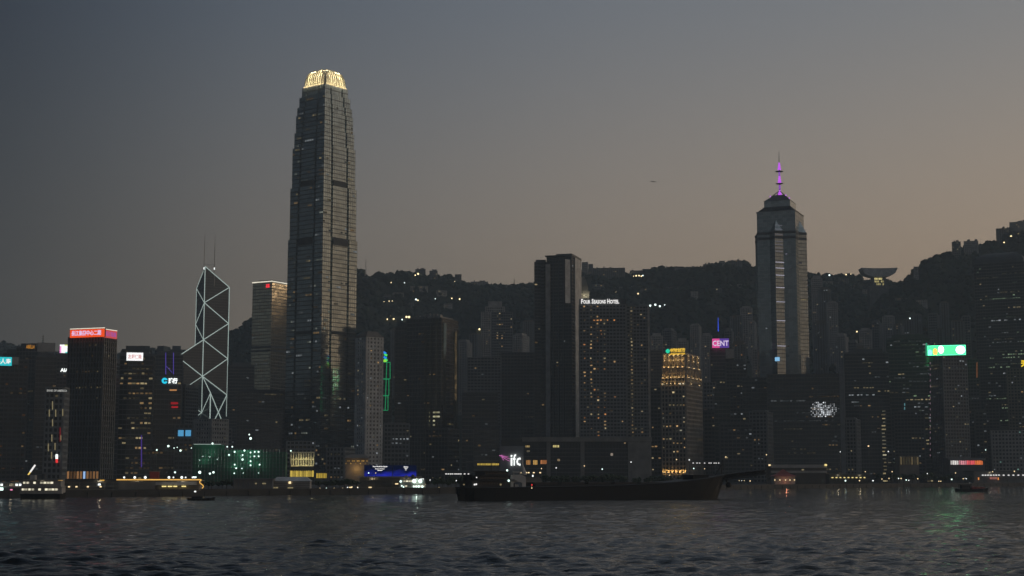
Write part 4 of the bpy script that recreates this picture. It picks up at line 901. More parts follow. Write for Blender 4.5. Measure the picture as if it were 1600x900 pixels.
o = link('lettering', text_mesh('AGRICULTURAL BANK OF CHINA', s_['w'], s_['h'] * .26, .2, G['gold'], bold=.03), s_)
q = MB(); q.lathe([(2.0, -.2), (2.0, .2)], 20); o = q.build('disc', glow('green_disc', (.02, .72, .42), 1.1), s_); o.rotation_euler = (math.pi / 2, 0, 0); o.location = (-s_['w'] / 2 - 2.5, 0, s_['h'] * .6)
q = MB(); q.box(-s_['w'] / 2 - 4, s_['w'] / 2, .5, .9, -1.2, -.2)
for i in range(6): q.box(-s_['w'] / 2 - 3 + i * 3.2, -s_['w'] / 2 - 2.7 + i * 3.2, .6, .85, -1.2, 5)
q.build('sign_frame', M['metal'], s_)
s_ = sign('video_screen', 'screen fading from hot pink to violet with big white letters', 1113, 1139, 529, 543.5, 1740, PN['pink'], 'CENT', glow('pale_violet_letter', (.9, .75, 1), .95), tb=(.02, .2, .98, .78), legs=4)
q = MB(); q.box(-s_['w'] * .06, s_['w'] / 2, -.04, 0, 0, s_['h']); q.build('violet_area', PN['violet'], s_)
sign('rooftop_box', 'plain grey box on a roof right of the pink and violet screen', 1134, 1147, 545, 560, 1648, M['pale'], depth=8, cat='plant room')
s_ = sign('rooftop_sign', 'brilliant green rooftop sign with blazing white and orange patches', 1450.5, 1508, 539.5, 555, 1652, PN['green'], depth=2, legs=2)
for a, b, z0, z1, m_ in ((.14, .26, .0, .72, glow('orange_patch', (1, .55, .12), 1.8)), (.28, .43, .18, .98, glow('cream_patch', (1, 1, .8), 4)), (.74, .985, .1, .92, glow('mint_patch', (.7, 1, .85), 4.5)), (.0, .12, .0, .6, glow('pale_green_patch', (.2, 1, .7), 2.4))):
    q = MB(); n_ = 14; w_, h_ = s_['w'], s_['h']; ca, cb = (a + b) / 2 - .5, (z0 + z1) / 2; q.lathe([(1, 0), (1, .12)], 20); o = q.build('lit_patch', m_, s_); o.rotation_euler = (math.pi / 2, 0, 0); o.scale = (w_ * (b - a) / 2, h_ * (z1 - z0) / 2, 1); o.location = (ca * w_, -.02, cb * h_)
q = MB(); W_, H_ = s_['w'], s_['h']
for z0, z1 in ((0, .6), (H_ - .6, H_)): q.box(-W_ / 2, W_ / 2, -.18, 0, z0, z1)
for x0 in (-W_ / 2, W_ / 2 - .6): q.box(x0, x0 + .6, -.2, 0, .61, H_ - .61)
q.build('bright_border', glow('mint_border', (.12, 1, .5), 2.4), s_)
sign('wall_sign', 'single yellow character cut off by the right edge', 1595.5, 1606, 563, 573.5, 1764, None, '天', glow('yellow_letter', (1, .7, .03), 1.1), tb=(0, 0, 1, 1), bold=.06, legs=3)
# ribbon emblem above the green neon tower
D = 1566; a = P(601, 566, D); s_ = thing('emblem_sign', 'blue and green twisted ribbon emblem above the green neon tower', 'sign', a)
k_ = D / F
for i, (dx, dy, c_) in enumerate(((0, 14, (.02, .3, 1)), (1.5, 11, (.1, .9, .15)), (.6, 6.5, (.02, .3, 1)), (2.0, 3, (.1, .9, .15)), (.2, 1.0, (.4, .9, .05)))):
    q = MB(); q.bar(((dx - 2) * k_, 0, (dy + 2) * k_), ((dx + 2.2) * k_, 0, (dy - .6) * k_), 1.1); q.build('ribbon', glow('ribbon_light', c_, 1.0), s_)
q = MB(); q.box(-3 * k_, 5 * k_, .6, 1.1, -7, 16 * k_); q.build('panel', M['dark'], s_)

# ------------------------------------------------------------------ the mass of dimmer towers between and behind, and on the slopes
ORD = 'leftmost|second from left|third from left|fourth from left|fifth from left|sixth from left|seventh from left|eighth from left|seventh from right|sixth from right|fifth from right|fourth from right|third from right|second from right|rightmost'.split('|')
def ordinal(i, n):
    return ORD[i] if i < (n + 1) // 2 else ORD[len(ORD) - (n - i)]
def crowd(name, label, group, spots, sts, lit, cat='apartment tower', hill=False):
    rnd = random.Random(label); spots = sorted(spots, key=lambda q: q[0])
    for i, (x, w, y, D) in enumerate(spots):
        D += rnd.uniform(-25, 25); c = P(x, y, D); zb = GZ
        if hill: zb = max(GZ, hill_at(c.x, D) - 6)
        if c.z - zb < 18: zb = c.z - 18
        st = rnd.choice(sts); th = rnd.choice((0, 0, 14, 22))
        tower(name, ordinal(i, len(spots)) + ' of the ' + label, x - w / 2, x + w / 2 - (w * .3 if th else 0), x + w / 2, y, D, st, lit=lit, group=group, cat=cat, zb=zb, th=th if th else None, dep=26)
crowd('apartment_tower', 'slim dim flats around the pale slab on the slope', 'flats on the central slope',
      [(622, 22, 512, 2300), (668, 24, 506, 2350), (725, 22, 530, 2150), (742, 18, 520, 2300), (812, 20, 520, 2200), (826, 18, 500, 2350), (705, 20, 545, 2050), (640, 20, 560, 1950)], ('resi', 'pale', 'grey'), dict(p=.015, runs=0, b=(.02, .16), pal=(YEL, WARM)), hill=True)
crowd('apartment_tower', 'dim flats crowded between hotel and violet masted tower', 'flats behind the gold lit tower',
      [(1026, 18, 520, 2150), (1045, 20, 512, 2250), (1066, 18, 528, 2100), (1088, 20, 505, 2300), (1104, 16, 520, 2200), (1150, 18, 492, 2350), (1166, 18, 478, 2450), (1176, 14, 500, 2300), (1140, 16, 512, 2150), (1126, 14, 552, 2000), (1186, 22, 540, 2000), (1154, 22, 532, 1950), (1072, 22, 550, 1950)], ('resi', 'pale', 'grey', 'pale'), dict(p=.05, runs=0, b=(.03, .3), pal=(YEL, WARM, ORG)), hill=True)
crowd('apartment_tower', 'dim flats crowded below the wok-shaped lookout', 'flats below the wok-shaped lookout',
      [(1276, 16, 430, 2500), (1288, 18, 448, 2450), (1300, 16, 470, 2350), (1316, 22, 520, 2100), (1334, 18, 530, 2050), (1352, 18, 512, 2150), (1370, 16, 500, 2250), (1388, 18, 492, 2300), (1404, 18, 505, 2200), (1420, 16, 498, 2250), (1436, 18, 490, 2250), (1344, 14, 540, 1950), (1362, 16, 556, 1900), (1282, 20, 500, 2150), (1330, 20, 560, 1880)], ('resi', 'pale', 'grey', 'pale'), dict(p=.035, runs=0, b=(.03, .3), pal=(YEL, WARM, COOL)), hill=True)
crowd('apartment_tower', 'dim flats rising behind the green sign', 'flats behind the green sign',
      [(1460, 20, 488, 2200), (1478, 18, 470, 2250), (1496, 18, 500, 2150), (1512, 18, 492, 2200), (1540, 20, 560, 2060), (1470, 16, 512, 2050)], ('resi', 'grey'), dict(p=.02, runs=0, b=(.03, .35), pal=(YEL, WARM)), hill=True)
crowd('office_tower', 'dim office blocks left of the braced tower', 'dim blocks at the left',
      [(-18, 40, 575, 1550), (52, 30, 566, 1650), (172, 30, 560, 1600), (188, 22, 585, 1500), (285, 24, 600, 1750), (268, 26, 562, 2000), (226, 22, 540, 2100), (252, 20, 540, 2250), (206, 20, 543, 2250), (276, 18, 540, 2300), (128, 40, 560, 1500), (20, 30, 545, 1900)], ('dark', 'glass', 'glass2'), dict(p=.006, runs=.03, b=(.02, .12)), 'office block')
crowd('office_block', 'low dim blocks at the feet of the big towers', 'low blocks at street level',
      [(345, 34, 668, 1560), (420, 40, 640, 1560), (470, 44, 690, 1330), (530, 40, 700, 1300), (620, 40, 660, 1450), (690, 50, 668, 1420), (760, 40, 668, 1400), (1150, 50, 660, 1480), (1190, 40, 640, 1520), (1330, 36, 652, 1620), (1360, 34, 620, 1680), (1420, 44, 640, 1640), (1536, 26, 640, 1700), (1100, 34, 640, 1520)], ('dark', 'grey', 'glass2'), dict(p=.02, runs=.05, b=(.02, .25)), 'office block')

# ------------------------------------------------------------------ houses and lookout along the ridges
RB = [(657, 15, 421, 'small square block on the ridge right of the tallest tower', 2990), (677.5, 12, 423.5, 'second small block on the ridge, beside bright lamps', 2990), (716, 9, 429, 'tiny house at the edge of the first ridge step', 2985),
      (914, 9, 410, 'tall ridge house directly behind the slab tower', 2960), (923, 6, 413, 'narrow ridge house second from the slab tower', 2960), (948, 56, 419, 'long flat ridge terrace above the hotel sign', 2960), (1004, 38, 423, 'long ridge terrace with five lit lamps below', 2960), (1042, 32, 418.5, 'stepped ridge terrace right of the five lamps', 2960),
      (1064, 9, 417, 'small ridge house right of the stepped terrace', 2960), (1086, 28, 418, 'low ridge terrace in the middle of the long ridge', 2960), (1113, 28, 413, 'ridge villa on the rise left of violet masted tower', 2960), (1128, 8, 408, 'small roof block on the ridge rise', 2955), (1148, 20, 407.5, 'ridge villa nearest to the violet masted tower', 2960),
      (1494, 12, 378, 'square house standing alone on the right hillside crest', 2640), (1517, 20, 377, 'long house on the right hillside crest', 2640), (1570, 24, 357, 'large block high on the right hillside', 2640), (1593, 28, 347, 'topmost block on the right hillside', 2640), (1431, 6, 417, 'tiny hut on the steep right slope', 2620), (842, 10, 434, 'little ridge house just left of slab towers', 2990), (749, 26, 440.5, 'low ridge building with a row of lamps', 2990)]
for x, w, y, lab, D in RB:
    c = P(x, y, D); zb = hill_at(c.x, D - 8) - 5
    tower('hill_house', lab, x - w / 2, x + w / 2, x + w / 2, y, D - 8, random.Random(lab).choice(('pale', 'resi', 'grey')), lit=dict(p=.05, runs=0, b=(.05, .4), pal=(YEL, WARM)), cat='house', zb=min(zb, c.z - 8), roof='none', dep=14)
    if w > 10:
        t_ = [o for o in COL.objects if o.name.startswith('hill_house') and o.type == 'EMPTY'][-1]; q = MB(); rr = random.Random(lab + 'r'); ww = w * D / F; hh = c.z - t_.location.z
        for _ in range(3): a = rr.uniform(-.45, .3) * ww; q.box(a, a + rr.uniform(2, 5), -2, 3, hh, hh + rr.uniform(1.5, 3.5))
        q.build('roof_hut', M['grey'], t_)
SL = [(604, 463, 16), (622, 458, 22), (655, 450, 34), (690, 455, 26), (716, 448, 18), (742, 447, 26), (770, 449, 22), (796, 447, 26), (820, 451, 20), (640, 474, 24), (700, 476, 22), (935, 446, 28), (975, 450, 22), (1010, 452, 26), (1052, 449, 30), (1085, 458, 26), (1120, 452, 24), (1150, 446, 24), (1064, 474, 20), (1292, 442, 24), (1318, 438, 22), (1335, 447, 20), (1352, 455, 18), (1388, 452, 20), (1408, 468, 22), (1440, 470, 20)]
for i, (x, y, w) in enumerate(SL):
    p = on_hill(x, y); rn = random.Random(i); hh = rn.uniform(0, 3); w *= rn.uniform(.4, .8)
    lab = ('pale house among the dark woods, ' + ordinal(i, 11) + ' of those left of slab towers') if i < 11 else ('pale house in the dark woods, ' + ordinal(i - 11, 8) + ' of those above the hotel') if i < 19 else ('pale house in the dark woods, ' + ordinal(i - 19, 7) + ' of those around the lookout')
    zb = p.z - 15; tp = HZ(y, p.y) + hh
    tower('hill_house', lab, x - w / 2, x + w / 2, x + w / 2, 745 - (tp - CZ) / p.y * F, p.y - 10, rn.choice(('pale', 'resi', 'pale', 'grey')), lit=dict(p=.10, runs=0, b=(.05, .5), pal=(YEL, WARM)), group='houses on the wooded slope', cat='house', zb=zb, roof='none', dep=14, seed=i)
def lookout():
    D = 2700.; c = P(1372.5, 450, D); k = D / F; zb = hill_at(c.x, D) - 8
    t = thing('lookout_tower', 'wok-shaped lookout on the ridge with a lit stem', 'lookout', (c.x, D, zb)); z = lambda y: HZ(y, D) - zb
    m = MB(); n = 18
    for i in range(n):
        def at_(u):
            x = (u - .5) * 2; top = z(420.5) + (abs(x) ** 2) * .9; bot = z(420.5) - 14.5 * math.sqrt(max(0, 1 - abs(x) ** 2.6)) - .6
            return x * 28 * k, top, min(bot, top - .8)
        (xa, ta, ba), (xb, tb, bb) = at_(i / n), at_((i + 1) / n); wa = 13
        m.hexa([(xa, -wa, ba), (xb, -wa, bb), (xb, wa, bb), (xa, wa, ba), (xa, -wa, ta), (xb, -wa, tb), (xb, wa, tb), (xa, wa, ta)])
    m.build('wok_roof', M['white'], t); m = MB(); m.prism(rect(21 * k, 16), 0, z(434)); m.build('stem', M['grey'], t)
    m = MB(); rr = random.Random(3)
    for r in range(4):
        for j in range(6):
            if rr.random() < .75: x = -7.5 * k + j * 2.5 * k; zz = z(434.5 + r * 4.2) - 4; b = (.95, .5, .35, .3)[r]; m.quad([(x, -8.1, zz), (x + 2.1 * k, -8.1, zz), (x + 2.1 * k, -8.1, zz + 3.4), (x, -8.1, zz + 3.4)], lum((1, .85, .35), b * rr.uniform(.5, 1.1)))
    m.build('lit_window', M['lit'], t, 'stuff'); m = MB(); m.box(-16 * k, 28 * k, -9, 9, 0, z(447.5)); m.build('terrace', M['conc'], t)
lookout()
# lamps along the hill roads
HL = [(649, 432, 1), (653, 431, 1.3), (711, 442, 1), (731, 439, 1), (742, 441, .9), (745, 443, .9), (752, 442, 1), (611, 443, .6), (632, 443, .6), (608, 471, .6), (613, 471, .6), (625, 471, .7), (631, 471.5, .7), (650, 471.5, 1.2), (653, 472, .8), (706, 467, .8), (718, 469.5, 1), (600, 471.5, .5), (680, 470, .5),
      (605, 501, .8), (610, 500.5, 1), (615, 500.5, 1), (621, 501, .8), (628, 500.5, .9), (635, 498.5, 1.2), (639, 498, 1.3), (754, 498.5, 1), (758, 497.5, 1), (769, 496, .9), (749, 518.5, 1.1), (753, 518.5, 1), (762, 517, .9), (831, 483.5, .9), (833.5, 486.5, 1.2),
      (990, 433, .8), (994, 433, 1), (998.5, 433, 1), (1002, 432.5, .9), (1004.5, 432.5, .8), (997, 460, .9), (963, 457, .7), (1016, 481.5, 1.2), (1024, 480.5, 1.2), (1031, 480.5, 1.1), (1039, 481, 1.1), (1047, 421, .8), (1050, 422, .8),
      (1291, 434.5, 1), (1296, 432, 1.1), (1301, 429, .8), (1322, 430.5, 1), (1329, 431, 1), (1316, 448, .6), (1362, 440, .7), (1173, 490, 1.4), (1434, 428, .6), (1454, 426, .5), (1492, 396, 1), (1496, 397, 1), (1580, 371, 1), (1586, 370, 1), (1592, 368, 1), (1569, 380, .8), (1422, 501, .7), (1339, 520, .9), (1350, 532, 1.1), (1351, 539, 1), (1372, 525, .9)]
lm = MB(); lm.bar((0, 0, 0), (0, 0, 3.4), .12); lp = lm.mesh('post', M['metal']); bm0 = MB(); bm0.ball((0, 0, 4.1), 1.55, nu=7, nv=5); lw, lc = bm0.mesh('lamp', glow('bright_warm_lamp', (1, .78, .42), 2.8)), bm0.mesh('lamp', glow('bright_cool_lamp', (.85, 1, .95), 2.8))
for i, (x, y, s) in enumerate(HL):
    p = on_hill(x, y + 2); t_ = thing('street_lamp', 'tiny glowing lamp among the trees on the dark hillside', 'street lamp', p, 0, 'lamps on the hillside roads'); t_.scale = (s,) * 3
    link('post', lp, t_); link('lamp', lc if i % 5 == 3 or 1010 < x < 1045 else lw, t_)
# ================================================================== WATERFRONT
def block(name, label, cat, x0, x1, yt, D, depth=14., rz=None, zb=GZ, group=None):
    """an Empty at the base centre of a low building plus its width, height; local x along the front, front face at y=0"""
    a, b = P(x0, yt, D), P(x1, yt, D); c = (a + b) / 2; r = -math.atan2(c.x, c.y) * .6 if rz is None else R_(rz)
    t = TW(); t.root = thing(name, label, cat, (c.x, c.y, zb), r, group); t.w = (b.x - a.x) / math.cos(r) * (1 if abs(r) < .3 else .97); t.h = a.z - zb; t.D = D; t.d = depth; t.k = D / F; t.x0 = x0; t.x1 = x1
    t.X = lambda px: ((px - x0) / (x1 - x0) - .5) * t.w
    t.Z = lambda py: HZ(py, D) - zb
    return t
def lightrow(t, name, xs, py, m, w=.9, h=.8, y=-.3):
    mb = MB(); z = t.Z(py)
    for x in xs: X = t.X(x); mb.box(X - w / 2, X + w / 2, y - .25, y, z - h / 2, z + h / 2)
    return mb.build(name, m, t.root, 'stuff')
def shell(t, wm, roofm, floors=2, bay=5., overhang=1.2, back=True):
    """open-sided pier building: slabs, columns, recessed back wall, roof"""
    m = MB(); m.box(-t.w / 2, t.w / 2, 2.2, t.d, 0, t.h - .6); m.build('wall', wm, t.root)
    fh = t.h / floors; s = MB()
    for k in range(floors): s.box(-t.w / 2 - .3, t.w / 2 + .3, -.2, 2.19, k * fh + (.0 if k == 0 else -.25), k * fh + (.35 if k == 0 else .25))
    s.build('floor_slab', M['conc'], t.root, 'stuff')
    r = MB(); r.box(-t.w / 2 - overhang, t.w / 2 + overhang, -overhang, t.d + overhang, t.h - .58, t.h); r.build('roof', roofm, t.root)
    for q in (-.28, .28): point('added_fill_light', (q * t.w, 1.2, t.h - 1.4), 90, (1, .82, .55), t.root, .4)  # unseen fill lamps added under the roof to pool light along the shore
    n = max(2, round(t.w / bay)); cm = MB(); cm.box(-.22, .22, .3, .75, .36, t.h - .6); me = cm.mesh('column', wm)
    for i in range(n + 1): o = link('column', me, t.root); o.location.x = -t.w / 2 + .4 + i * (t.w - .8) / n
rnd = random.Random(77)

# piers along the left shore
t = block('pier_building', 'low dark pier shed at the left edge with white and cyan lamps', 'pier', -40, 31, 753, 690); shell(t, M['dark'], M['grey'])
lightrow(t, 'lamp', (3, 25, 30), 757.5, G['white'], 1.0, .9, -1.4); lightrow(t, 'lamp', (1, 4), 765, G['cool'], .9, 1.8, -1.4); lightrow(t, 'pink_lamp', (17.5,), 766, glow('pink_lamp', (1, .3, .55), 1.3), 1, .9, -1.4)
t = block('pier_building', 'long dark two-storey pier with a row of columns behind the lit ferry', 'pier', 34, 188, 748, 770); shell(t, M['grey'], M['dark'], 3, 4.)
lightrow(t, 'lamp', (109, 120, 137, 156), 760.5, G['warm'], .9, .6, -1.4); lightrow(t, 'lamp', (154,), 757, G['white'], 1.3, .9, -1.5); lightrow(t, 'amber_lamp', (158, 96), 750.5, glow('amber_lamp', (1, .55, .1), .8), 2.2, .5, -1.5); lightrow(t, 'lamp', (158, 168, 175, 184), 766, G['white'], .6, .5, -1.4)
t = block('pier_building', 'pier outlined by a golden string of lights along its roof', 'pier', 188, 311, 750, 735); shell(t, M['pale'], M['grey'], 2, 5.)
m = MB(); m.box(-t.w / 2, t.X(243), -1.1, -.3, .4, t.h - .8); m.build('front_screen', M['conc'], t.root)
m = MB(); m.box(t.X(243.5), t.X(306), -.9, -.35, t.Z(758), t.h - .8); m.build('fascia', M['white'], t.root)
m = MB(); m.bar((-t.w / 2 - 1, -1.35, t.h + .15), (t.w / 2 + .5, -1.35, t.h + .15), .24); m.build('light_string', G['gstring'], t.root)
m = MB(); q0 = None
for i in range(9):
    q1 = (t.w / 2 + .8 - 1.2 * math.sin(i / 8 * 6.0) * .8, -1.4, t.h + .1 - i * t.h * .1)
    if q0: m.bar(q0, q1, .22)
    q0 = q1
m.build('light_string', G['gstring'], t.root)
lightrow(t, 'lit_window', (255, 258.5, 264, 267.5, 272.5, 275, 285, 288.5), 760, G['yel'], 1.0, .55, -1.0); lightrow(t, 'lamp', (282, 304), 768, G['white'], 1.0, .6, -1.3)
rl = MB(); rl.ball((0, 0, 0), .75); rme = rl.mesh('lamp', G['white']); pm = MB(); pm.bar((0, 0, -2.4), (0, 0, -.5), .1); pme = pm.mesh('post', M['metal'])
def lampat(px, py, D, s=1., name='street_lamp', label='white globe lamp on a short post along the harbour front', group='lamps along the harbour front', mesh=None, cat='street lamp', base=None):
    p = P(px, py, D); b = GZ if base is None else base
    t_ = thing(name, label, cat, (p.x, p.y, min(b, p.z - 1)), 0, group); z = p.z - t_.location.z
    link('lamp', mesh or rme, t_).location.z = z; t_.children[0].scale = (s,) * 3
    q = MB(); q.bar((0, 0, 0), (0, 0, max(.3, z - .5 * s)), .11); q.build('post', M['metal'], t_)
    return t_
for x, s in ((194, 1), (210.5, 1.3), (227, 1.4), (264, 1.3), (271, .8), (284, 1.4), (290, .8), (301, .9), (304.5, .9)):
    lampat(x, 746, 733, s * .62, 'roof_lamp', 'white globe lamp on the roof of the gold outlined pier', 'lamps on the gold outlined pier', base=HZ(749.5, 733))
t = block('pier_hut', 'small brown box on the roof of the gold outlined pier', 'hut', 234, 248, 737, 740, 4, zb=HZ(750, 740)); m = MB(); m.prism(rect(t.w, 4, 0, 2), 0, t.h); m.build('wall', M['red'], t.root); m = MB(); m.prism(rect(t.w + .6, 4.6, 0, 2), t.h, t.h + .4); m.build('roof', M['brown'], t.root)
t = block('pier_shed', 'square dark shed left of the long pale shed', 'pier', 366, 425, 749.5, 775, 18); m = MB(); m.box(-t.w / 2, t.w / 2, 0, t.d, 0, t.h); m.build('wall', M['conc'], t.root); m = MB(); m.prism(rect(t.w + 1.5, t.d + 1.5, 0, t.d / 2), t.h, t.h + .6); m.build('roof', M['grey'], t.root)
m = MB()
for i in range(9): X = -t.w / 2 + i * t.w / 8; m.box(X - .2, X + .2, -.3, -.01, 0, t.h - .2)
m.build('wall_rib', M['grey'], t.root, 'stuff'); lightrow(t, 'lit_window', (400, 411, 414), 755.5, G['dim'], .8, .6)
t = block('pier_shed', 'long pale shed with lamps and a lit doorway beside the square dark shed', 'pier', 426, 484, 752, 790, 18); m = MB(); m.box(-t.w / 2, t.w / 2, 0, t.d, 0, t.h); m.build('wall', M['pale'], t.root); m = MB(); m.prism(rect(t.w + 1, t.d + 1, 0, t.d / 2), t.h, t.h + 2.2, top=rect(t.w * .8, t.d * .2, 0, t.d / 2)); m.build('roof', M['white'], t.root)
m = MB()
for k in range(4): m.box(-t.w / 2, t.w / 2, -.2, -.01, .8 + k * t.h / 4.2, 1.4 + k * t.h / 4.2)
m.build('wall_rib', M['conc'], t.root, 'stuff'); lightrow(t, 'lit_doorway', (452, 456), 763, G['dim'], 1.4, 1.2); lightrow(t, 'lamp', (453,), 754, G['warm'], 1.2, 1.1, -.5); lightrow(t, 'lamp', (429, 432, 434), 762, G['dim'], .7, .6)
p0, p1 = P(443, 736, 800), P(443, 752, 800); t_ = thing('flag_pole', 'dark pole standing beside the pale shed', 'pole', (p0.x, p0.y, GZ)); m = MB(); m.bar((0, 0, 0), (0, 0, p0.z - GZ), .22, r2=.1); m.build('pole', M['metal'], t_); m = MB(); m.ball((0, 0, p0.z - GZ), .3); m.build('finial', M['metal'], t_)
# slanting lit jib
a, b = P(44, 742, 760), P(55, 726.5, 760); t_ = thing('lit_jib', 'short slanting white glowing jib above the left piers', 'crane jib', (a.x, a.y, GZ)); m = MB(); m.bar((0, 0, 0), (0, 0, a.z - GZ), .5); m.box(-1.4, 1.4, -1, 1, a.z - GZ - 3, a.z - GZ - .8); m.build('post', M['dark'], t_)
L_ = (b - a); m = MB(); m.bar((0, 0, a.z - GZ), (L_.x * .28, 0, a.z - GZ + L_.z * .28), .34); m.build('jib_foot', glow('amber_jib', (1, .7, .15), 1.1), t_); m = MB(); m.bar((L_.x * .28, 0, a.z - GZ + L_.z * .28), (L_.x, 0, a.z - GZ + L_.z), .42); m.build('jib_light', G['textw'], t_)

# construction site under green netting, with floodlights
def site():
    D = 1240.
    t = block('building_site', 'green netted building site dotted with white floodlights', 'building site', 302, 446, 697, D, 30)
    for x0, x1, y in ((302, 348, 695), (348.4, 408, 703), (408.4, 446, 706)):
        m = MB(); m.box(t.X(x0), t.X(x1) - .2, 1.2, t.d, 0, t.Z(y)); m.build('netting', M['green'], t.root)
    pm, sm = MB(), MB(); pm.bar((0, 0, 0), (0, 0, t.h * .93), .13); pme_ = pm.mesh('scaffold_pole', M['alu']); n = 30
    for i in range(n): o = link('scaffold_pole', pme_, t.root); o.location = (-t.w / 2 + i * t.w / (n - 1), .4, 0)
    sm.box(-t.w / 2, t.w / 2, 0, 1.1, 0, .22); sme = sm.mesh('walkway', M['steel'])
    for k in range(9): o = link('walkway', sme, t.root); o.location.z = 1.5 + k * 2.9
    for (x, y) in ((372, 705), (390, 706), (402, 706), (379, 712), (390, 722), (367, 727), (398, 714), (405, 727), (330, 708), (320, 720)): point('floodlight_beam', (t.X(x), -3.2, t.Z(y)), 260, (.75, 1, .85), t.root, .3)
    m = MB(); m.box(t.X(304), t.X(346), .6, .9, t.Z(694.6), t.Z(693.8)); m.build('parapet_light', glow('pale_parapet_light', (.75, .95, .85), .5), t.root)
    return t
SITE = site()
def plane_depth(t, px):
    r = t.root; n = Vector((math.sin(r.rotation_euler.z), -math.cos(r.rotation_euler.z))); k = (px - 800) / F; c = Vector((r.location.x, r.location.y)); return c.dot(n) / (k * n.x + n.y)
q = MB(); q.ball((0, 0, 0), .85); fl1 = q.mesh('lamp', G['cool'])
for x, y, s in ((391.5, 685, 1.5), (389.5, 679, .9), (332, 693, 1.1), (382, 704, 1.1), (366.7, 706, 1), (357.8, 710.7, 1), (379, 711, .9), (379, 718, 1.2), (391.5, 707, .9), (398, 706, .9), (404, 706, 1), (397.5, 713, .9), (404, 713, .9), (391.5, 720.7, .95), (391.5, 727, .95), (366.7, 726, .9), (405.6, 726, .9), (369, 731.5, .9), (378, 732, .7), (366, 739.5, .8), (363, 698, .9), (355, 698, .8), (312, 719, .4), (317, 713, .4), (328, 714, .4), (339.5, 717.5, .4), (380, 739, .5), (404, 739, .5), (391, 714, .4)):
    D_ = plane_depth(SITE, x) - .6; lampat(x, y, D_, s * .8, 'floodlight', 'white floodlight shining on the green netted building site', 'floodlights on the building site', fl1, 'floodlight', base=HZ(y, D_) - 1.6)
for x, y, s in ((263, 697, 1.2), (282, 704, 1.1), (245, 703, .9), (272, 700, .6), (277, 699, .5), (299, 700, .5), (312, 738, 1.6), (333.5, 738, 1.2), (328, 740, 1.1), (273.5, 738, 1.0), (303, 745.5, .9), (306, 745.5, .8), (454.5, 704.5, .8)):
    lampat(x, y, 1150, s * .8, 'area_light', 'tall bright white area light over the roads by the building site', 'area lights beside the building site', fl1, 'street lamp')

# little floodlit colonnade
D = 1290; t = block('colonnade_building', 'yellow floodlit block with two tiers of white columns', 'building', 454, 491, 707, D, 20)
m = MB(); m.box(-t.w / 2, t.w / 2, 1.0, t.d, 0, t.h); m.build('wall', M['wind'], t.root)
for y0, y1 in ((708, 717), (718, 727)):
    cm = MB(); cm.box(-.55, .55, 0, .95, 0, t.Z(y0) - t.Z(y1)); cme = cm.mesh('column', M['white'])
    for i in range(10): o = link('column', cme, t.root); o.location = (-t.w / 2 + .6 + i * (t.w - 1.2) / 9, 0, t.Z(y1))
    bm_ = MB(); bm_.box(-t.w / 2, t.w / 2, -.1, .98, t.Z(y1) - .9, t.Z(y1) - .02); bm_.build('cornice', M['white'], t.root)
    for i in range(5): point('uplight', (-t.w / 2 + (i + .5) * t.w / 5, -2.2, t.Z(y1) + .3), 110, (1, .85, .35), t.root, .3)
m = MB(); m.box(-t.w / 2, t.w / 2, -.1, .98, t.h - .3, t.h + .6); m.build('cornice', M['white'], t.root)
lt = MB()
for i in range(12):
    X = -t.w / 2 + i * t.w / 12; b = rnd.uniform(.35, 1.0); lt.quad([(X, .9, t.Z(745)), (X + t.w / 15, .9, t.Z(745)), (X + t.w / 15, .9, t.Z(735 + rnd.random() * 2)), (X, .9, t.Z(735))], (b, b * .72, b * .12))
    X2 = t.w / 2 + 2 + i * .8
    if i < 11: lt.quad([(X2, .9, t.Z(747)), (X2 + .6, .9, t.Z(747)), (X2 + .6, .9, t.Z(739.5)), (X2, .9, t.Z(739.5))], (b * .9, b * .62, b * .08))
lt.build('lit_arcade', M['lit'], t.root, 'stuff'); m = MB(); m.box(t.w / 2 + .1, t.w / 2 + 12, 1, 8, 0, t.Z(738)); m.build('annex', M['dark'], t.root)
t = block('pavilion', 'dim amber lit low pavilion with a string of lamps', 'pavilion', 540, 575, 716, 1180, 16); m = MB(); m.box(-t.w / 2, t.w / 2, 0, t.d, 0, t.h); m.build('wall', M['tile'], t.root)
m = MB(); m.prism(rect(t.w + 3, t.d + 3, 0, t.d / 2), t.h, t.h + 3, top=rect(t.w * .6, t.d * .4, 0, t.d / 2)); m.build('roof', M['brown'], t.root); lt = MB()
for i in range(14):
    X = -t.w / 2 + i * t.w / 14; b = rnd.uniform(.15, .6); zz = t.Z(720 if i % 3 else 724); lt.quad([(X, -.05, zz - .5), (X + .8, -.05, zz - .5), (X + .8, -.05, zz + .3), (X, -.05, zz + .3)], (b, b * .55, b * .12))
lt.build('lit_window', M['lit'], t.root, 'stuff'); point('lobby_light', (0, -4, t.h * .6), 500, (1, .6, .2), t.root, .5)

